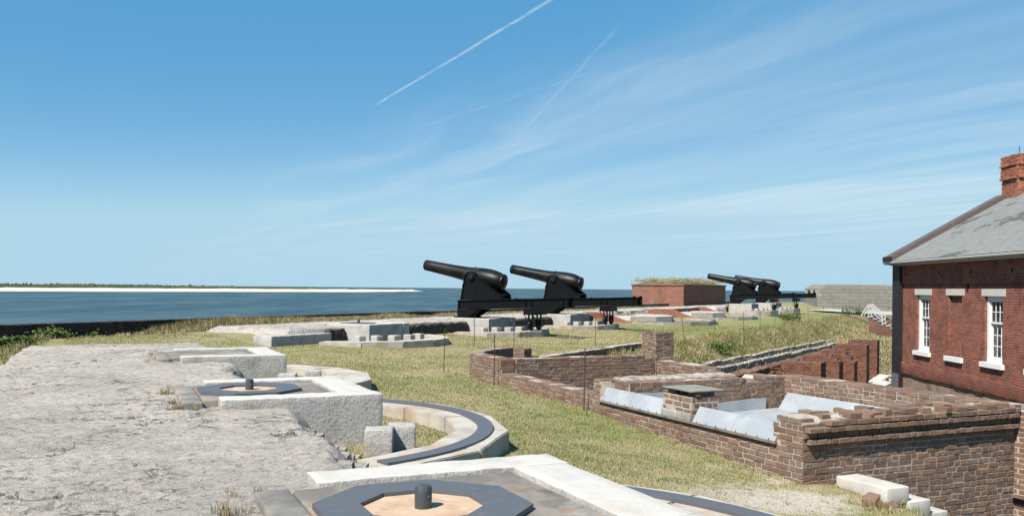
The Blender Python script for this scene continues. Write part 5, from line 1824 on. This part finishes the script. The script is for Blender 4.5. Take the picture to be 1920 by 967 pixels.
clumps('edge_weeds', 'short grass tufts along the foot of the brick ruins', 420, spots(tf), lambda x, y, r: 0.03 + 0.05 * r.random(len(x)), 0.04, 18, 0.55, 0.1, 0.006, 8, 0.5)
tf = [(KXp.x, KXp.y, float(ground_z(KXp.x, KXp.y)), 0.10) for KXp in (F1(KX + 0.62, KY - 0.92), F1(KX + 0.8, KY - 0.98), F1(KX + 1.05, KY - 1.0), F1(KX + 0.1, KY - 1.1))]
clumps('edge_weeds', 'pale tufts of grass at the end of the granite steps', 60, spots(tf), lambda x, y, r: 0.06 + 0.10 * r.random(len(x)), 0.04, 26, 0.25, 0.1, 0.006, 9, 0.6)


def mag_place(n, rng):
    a = -5.0 + 4.9 * rng.random(n); b = 0.1 + 13.5 * rng.random(n)
    c, s = math.cos(A2), math.sin(A2)
    return c0_.x + c * a - s * b, c0_.y + s * a + c * b, np.full(n, -0.4 + 2.95)


clumps('roof_grass', 'dry and green grass tufts on top of the brick magazine', 700, mag_place, lambda x, y, r: 0.15 + 0.45 * r.random(len(x)) ** 3, 0.16, 14, 0.38, 0.1, 0.035, 10, 0.35)


def shrub(x, y, rad, h, label, seed, nleaf=900, bright=1.0):
    rng = np.random.default_rng(seed)
    z0 = float(ground_z(x, y))
    t = empty('shrub', (x, y, z0 - 0.05))
    tag(t, label, 'shrub', 'leafy shrubs along the parapets')
    mb = MB()
    cs = []
    for i in range(9):
        a = rng.random() * 6.28; r = rad * (0.25 + 0.6 * rng.random()); hh = h * (0.45 + 0.5 * rng.random())
        e = Vector((r * math.cos(a), r * math.sin(a), hh))
        mb.cyl((0.05 * math.cos(a), 0.05 * math.sin(a), 0), e, 0.014, 0.005, 5)
        cs.append(e)
    mb.build('stems', M['old_timber'], t)['kind'] = 'stuff'
    i = rng.integers(0, len(cs), nleaf)
    C = np.array([c[:] for c in cs])[i]
    P = C + rng.normal(0, 1, (nleaf, 3)) * np.array([rad * 0.24, rad * 0.24, h * 0.17])
    P[:, 2] = np.abs(P[:, 2])
    d = rng.normal(0, 1, (nleaf, 3)); d[:, 2] = np.abs(d[:, 2]) * 0.6; d /= np.linalg.norm(d, axis=1)[:, None]
    e = np.cross(d, rng.normal(0, 1, (nleaf, 3))); e /= np.linalg.norm(e, axis=1)[:, None]
    L = (0.035 + 0.04 * rng.random(nleaf))[:, None]
    v = np.stack([P - d * L, P + e * L * 0.45, P + d * L, P - e * L * 0.45], 1).reshape(-1, 3)
    me = mesh_np('foliage', v, np.arange(4 * nleaf).reshape(-1, 4))
    tint = pick(np.array([(0.085, 0.14, 0.03), (0.12, 0.19, 0.04), (0.06, 0.10, 0.028), (0.16, 0.20, 0.06)]), nleaf, rng) * bright
    vcol(me, 'tint', np.repeat(tint, 4, 0))
    link('foliage', me, M['grass_blade'], t)['kind'] = 'stuff'


def at(px, py, z):
    yh = 532 + 0.0087 * px
    D = (1.8 - z) * 1650 / (py - yh)
    return (px - 960) / 1650 * D, D


for k, (px, py, z, rad, h, lab, br) in enumerate((
        (95, 640, 0.0, 0.55, 0.48, 'bright green leafy shrub before the dark wall at far left', 0.95),
        (160, 634, 0.0, 0.5, 0.42, 'green leafy shrub right of the brightest one by the dark wall', 0.9),
        (20, 668, 0.05, 0.5, 0.32, 'dull green shrub at the left edge beside the parapet', 0.8),
        (345, 615, 0.15, 0.6, 0.5, 'olive shrub hiding the end of the dark wall', 0.75),
        (400, 609, 0.2, 0.55, 0.5, 'grey-green shrub on the brush bank right of the dark wall', 0.7),
        (490, 606, 0.2, 0.7, 0.62, 'tallest green shrub on the brush bank left of the stub pintle', 0.85),
        (590, 600, 0.2, 0.5, 0.4, 'small green shrub behind the parapet left of the stub pintle', 0.8),
        (1303, 682, -0.75, 0.5, 0.4, 'dark scrubby bush at the foot of the brick pillar', 0.55),
        (1600, 598, -0.5, 1.1, 0.9, 'dark green bush beside the head of the stairs', 0.6),
        (1480, 612, -0.6, 0.9, 0.6, 'green bush in the tall grass of the slope', 0.9),
        (1350, 650, -0.6, 0.6, 0.5, 'green weed clump on the slope right of the brick pillar', 0.9))):
    x_, y_ = at(px, py, z)
    shrub(x_, y_, rad, h, lab, 900 + k, 1100, br)
